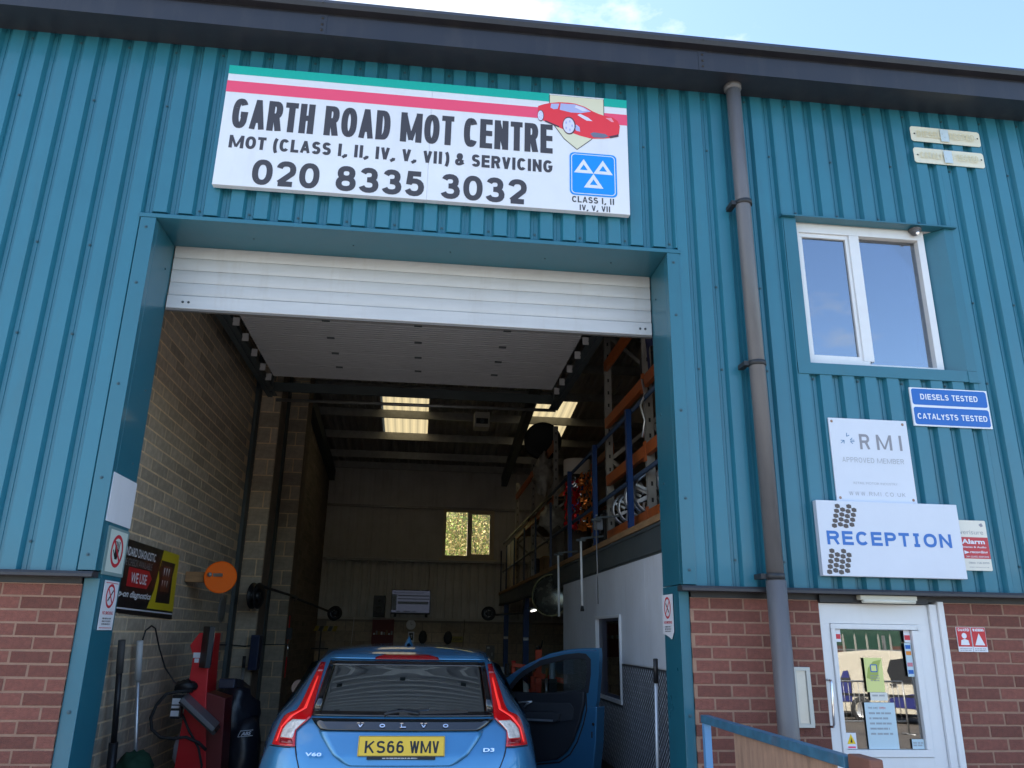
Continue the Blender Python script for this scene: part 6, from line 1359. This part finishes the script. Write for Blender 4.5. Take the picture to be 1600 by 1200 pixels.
# ================================================================== ACROSS THE YARD (seen as reflections in the door and window glass)
def wheel(t, c, r=.32, w_=.20):
    q = MB().lathe(c, (0,1,0), [(r*.62,-w_/2),(r*.95,-w_/2),(r,-w_*.4),(r,w_*.4),(r*.95,w_/2),(r*.62,w_/2)], 24).build('wheel', RUBBER, t)
    MB().lathe(c, (0,1,0), [(.0001,w_*.45),(r*.2,w_*.5),(r*.6,w_*.42),(r*.66,w_*.5)], 20).build('rim', ALU, q)
def loft_car(t, X0, Y0, prof, width, mat, zg=0):
    """prof: list of (x, z) side outline, clockwise; extruded across the width with tumblehome"""
    mb = MB(); n = len(prof); rws = []
    for u, in_ in ((-1, .10), (-.92, .02), (-.80, 0), (.80, 0), (.92, .02), (1, .10)):
        zc = .9; rws.append([V(X0+px, Y0+u*width/2*(1-.14*max(0, (pz-zc)/.9)), zg+pz-(0 if abs(u) < .9 else in_*.15*(1 if pz > zc else -1))) for px, pz in prof+[prof[0]]])
    mb.grid(rws); mb.add([q for q in rws[0][:-1]], [tuple(range(n))]); mb.add([q for q in rws[-1][:-1]], [tuple(range(n))[::-1]]); return mb.build('body', mat, t)
VX, VY = 11.3, -15.8
t = thing('delivery_van', 'cream white small van with dark blue side graphics parked across the yard', 'van', (VX+2.2, VY, 0))
CREAM = pbr('cream_van_paint', (.50,.46,.37), .3, coat=.6); NAVY = pbr('navy_graphic', (.02,.025,.14), .35)
loft_car(t, VX, VY, [(0,.35),(.02,1.0),(.10,1.62),(.30,1.78),(1.2,1.84),(2.1,1.80),(2.75,1.55),(3.35,1.12),(4.1,.98),(4.38,.80),(4.42,.40),(4.1,.25),(.2,.25)], 1.78, CREAM)
ys_ = VY+.895
def vpoly(name, pts, mat, off=.0): MB().prism([(VX+a, VY+.89*(1-.14*max(0, (b-.9)/.9))+off, b) for a, b in pts], (0,.010,0)).build(name, mat, t)
vpoly('side_window', [(1.72,1.02),(1.62,1.30),(1.72,1.58),(2.05,1.62),(2.62,1.44),(3.02,1.10),(2.9,1.0)], GBLK, .006)
vpoly('blue_graphic', [(.28,.50),(.30,1.0),(.42,1.28),(.55,1.30),(.62,1.0),(.60,.5)], NAVY); vpoly('blue_graphic', [(1.5,.42),(1.6,.62),(2.2,.75),(3.1,.66),(3.2,.48),(2.4,.38)], NAVY)
vpoly('side_rubbing_strip', [(.25,.66),(.25,.72),(3.0,.72),(3.0,.66)], BLACK, .004); vpoly('handle', [(1.66,.94),(1.66,.98),(1.84,.98),(1.84,.94)], BLACK, .01); vpoly('handle', [(.10,1.06),(.10,1.11),(.60,1.11),(.60,1.06)], BLACK, .01)
for x in (.85, 3.55): wheel(t, (VX+x, VY+.80, .32)); wheel(t, (VX+x, VY-.80, .32))
B('door_mirror', BLACK, t, VX+2.72, VX+2.88, VY+.84, VY+1.02, 1.05, 1.25, bevel=.02)
t.rotation_euler.z = .92
t = thing('dark_car', 'dark grey hatchback parked behind the van across the yard', 'car', (13.0, -19.2, 0))
loft_car(t, 10.9, -19.2, [(0,.35),(.05,.9),(.35,1.35),(.9,1.62),(2.2,1.64),(3.0,1.38),(3.5,1.05),(4.2,.90),(4.4,.40),(4.2,.25),(.2,.25)], 1.8, pbr('dark_grey_car_paint', (.03,.03,.035), .25, coat=1.))
MB().prism([(11.45,-18.43,1.08),(11.6,-18.44,1.42),(13.0,-18.45,1.46),(13.85,-18.44,1.10)], (0,.012,0)).build('side_window', pbr('blue_glass_reflection', (.08,.12,.18), .1), t)
for x in (.85, 3.5): wheel(t, (10.9+x, -18.4, .32)); wheel(t, (10.9+x, -20.0, .32))
t = thing('crowd_barrier', 'galvanised steel crowd barrier standing in the yard', 'barrier', (9.6, -12.4, 0))
for z in (.28, 1.10): MB().tube([(8.5,-12.4,z),(10.8,-12.4,z)], .02, 8).build('rail', GALV, t)
for k in range(19): MB().tube([(8.6+k*.115,-12.4,.28),(8.6+k*.115,-12.4,1.10)], .008, 6).build('bar', GALV, t)
for x in (8.5, 10.8): MB().tube([(x,-12.4,.03),(x,-12.4,1.10)], .02, 8).build('end_post', GALV, t); MB().tube([(x,-12.65,.02),(x,-12.15,.02)], .02, 8).build('foot', GALV, t)
t = thing('palisade_fence', 'pale steel palisade fence along the far side of the yard', 'fence', (10, -21, 0))
for z in (.5, 1.9):
    MB().box(-6, 30, -21.05, -21.0, z, z+.05).build('rail', GALV, t)
pm = MB().prism([(-.03,0,0),(.03,0,0),(.03,0,2.3),(0,0,2.42),(-.03,0,2.3)], (0,.02,0)); PMM = mesh_of(pm, pbr('pale_palisade', (.48,.46,.40), .5, .2), 'pale')
for k in range(56): piece(PMM, None, 'pale', t, (2+k*.42, -20.99, .02))
for k in range(9): B('post', GALV, t, 1.9+k*2.75, 1.98+k*2.75, -21.15, -21.06, 0, 2.4)
t = thing('yard_unit', 'low green and brick industrial unit across the yard', 'building', (12, -27, 0))
B('wall', pbr('dull_green_sheet', (.05,.11,.075), .6, var=.2), t, -8, 34, -32, -27, 2.2, 4.2); B('plinth', pbr('far_brick', (.16,.08,.06), .9, var=.2), t, -8, 34, -32, -26.95, 0, 2.199)
B('roof', FASCIA, t, -8.3, 34.3, -32.3, -26.8, 4.201, 4.4)
for k in range(8):
    x = -4+k*4.8; fr = B('window', WHITE, t, x, x+1.8, -26.94, -26.90, 1.0, 2.1); B('pane', GBLK, fr, x+.08, x+1.72, -26.895, -26.885, 1.08, 2.02)
    B('loading_door', [pbr('dark_doorway', (.015,.015,.015), .8), pbr('dull_green_door', (.03,.09,.06), .6), pbr('faded_red_cabinet', (.2,.05,.04))][k % 3], t, x+2.3, x+4.2, -26.94, -26.90, 0, 2.6)
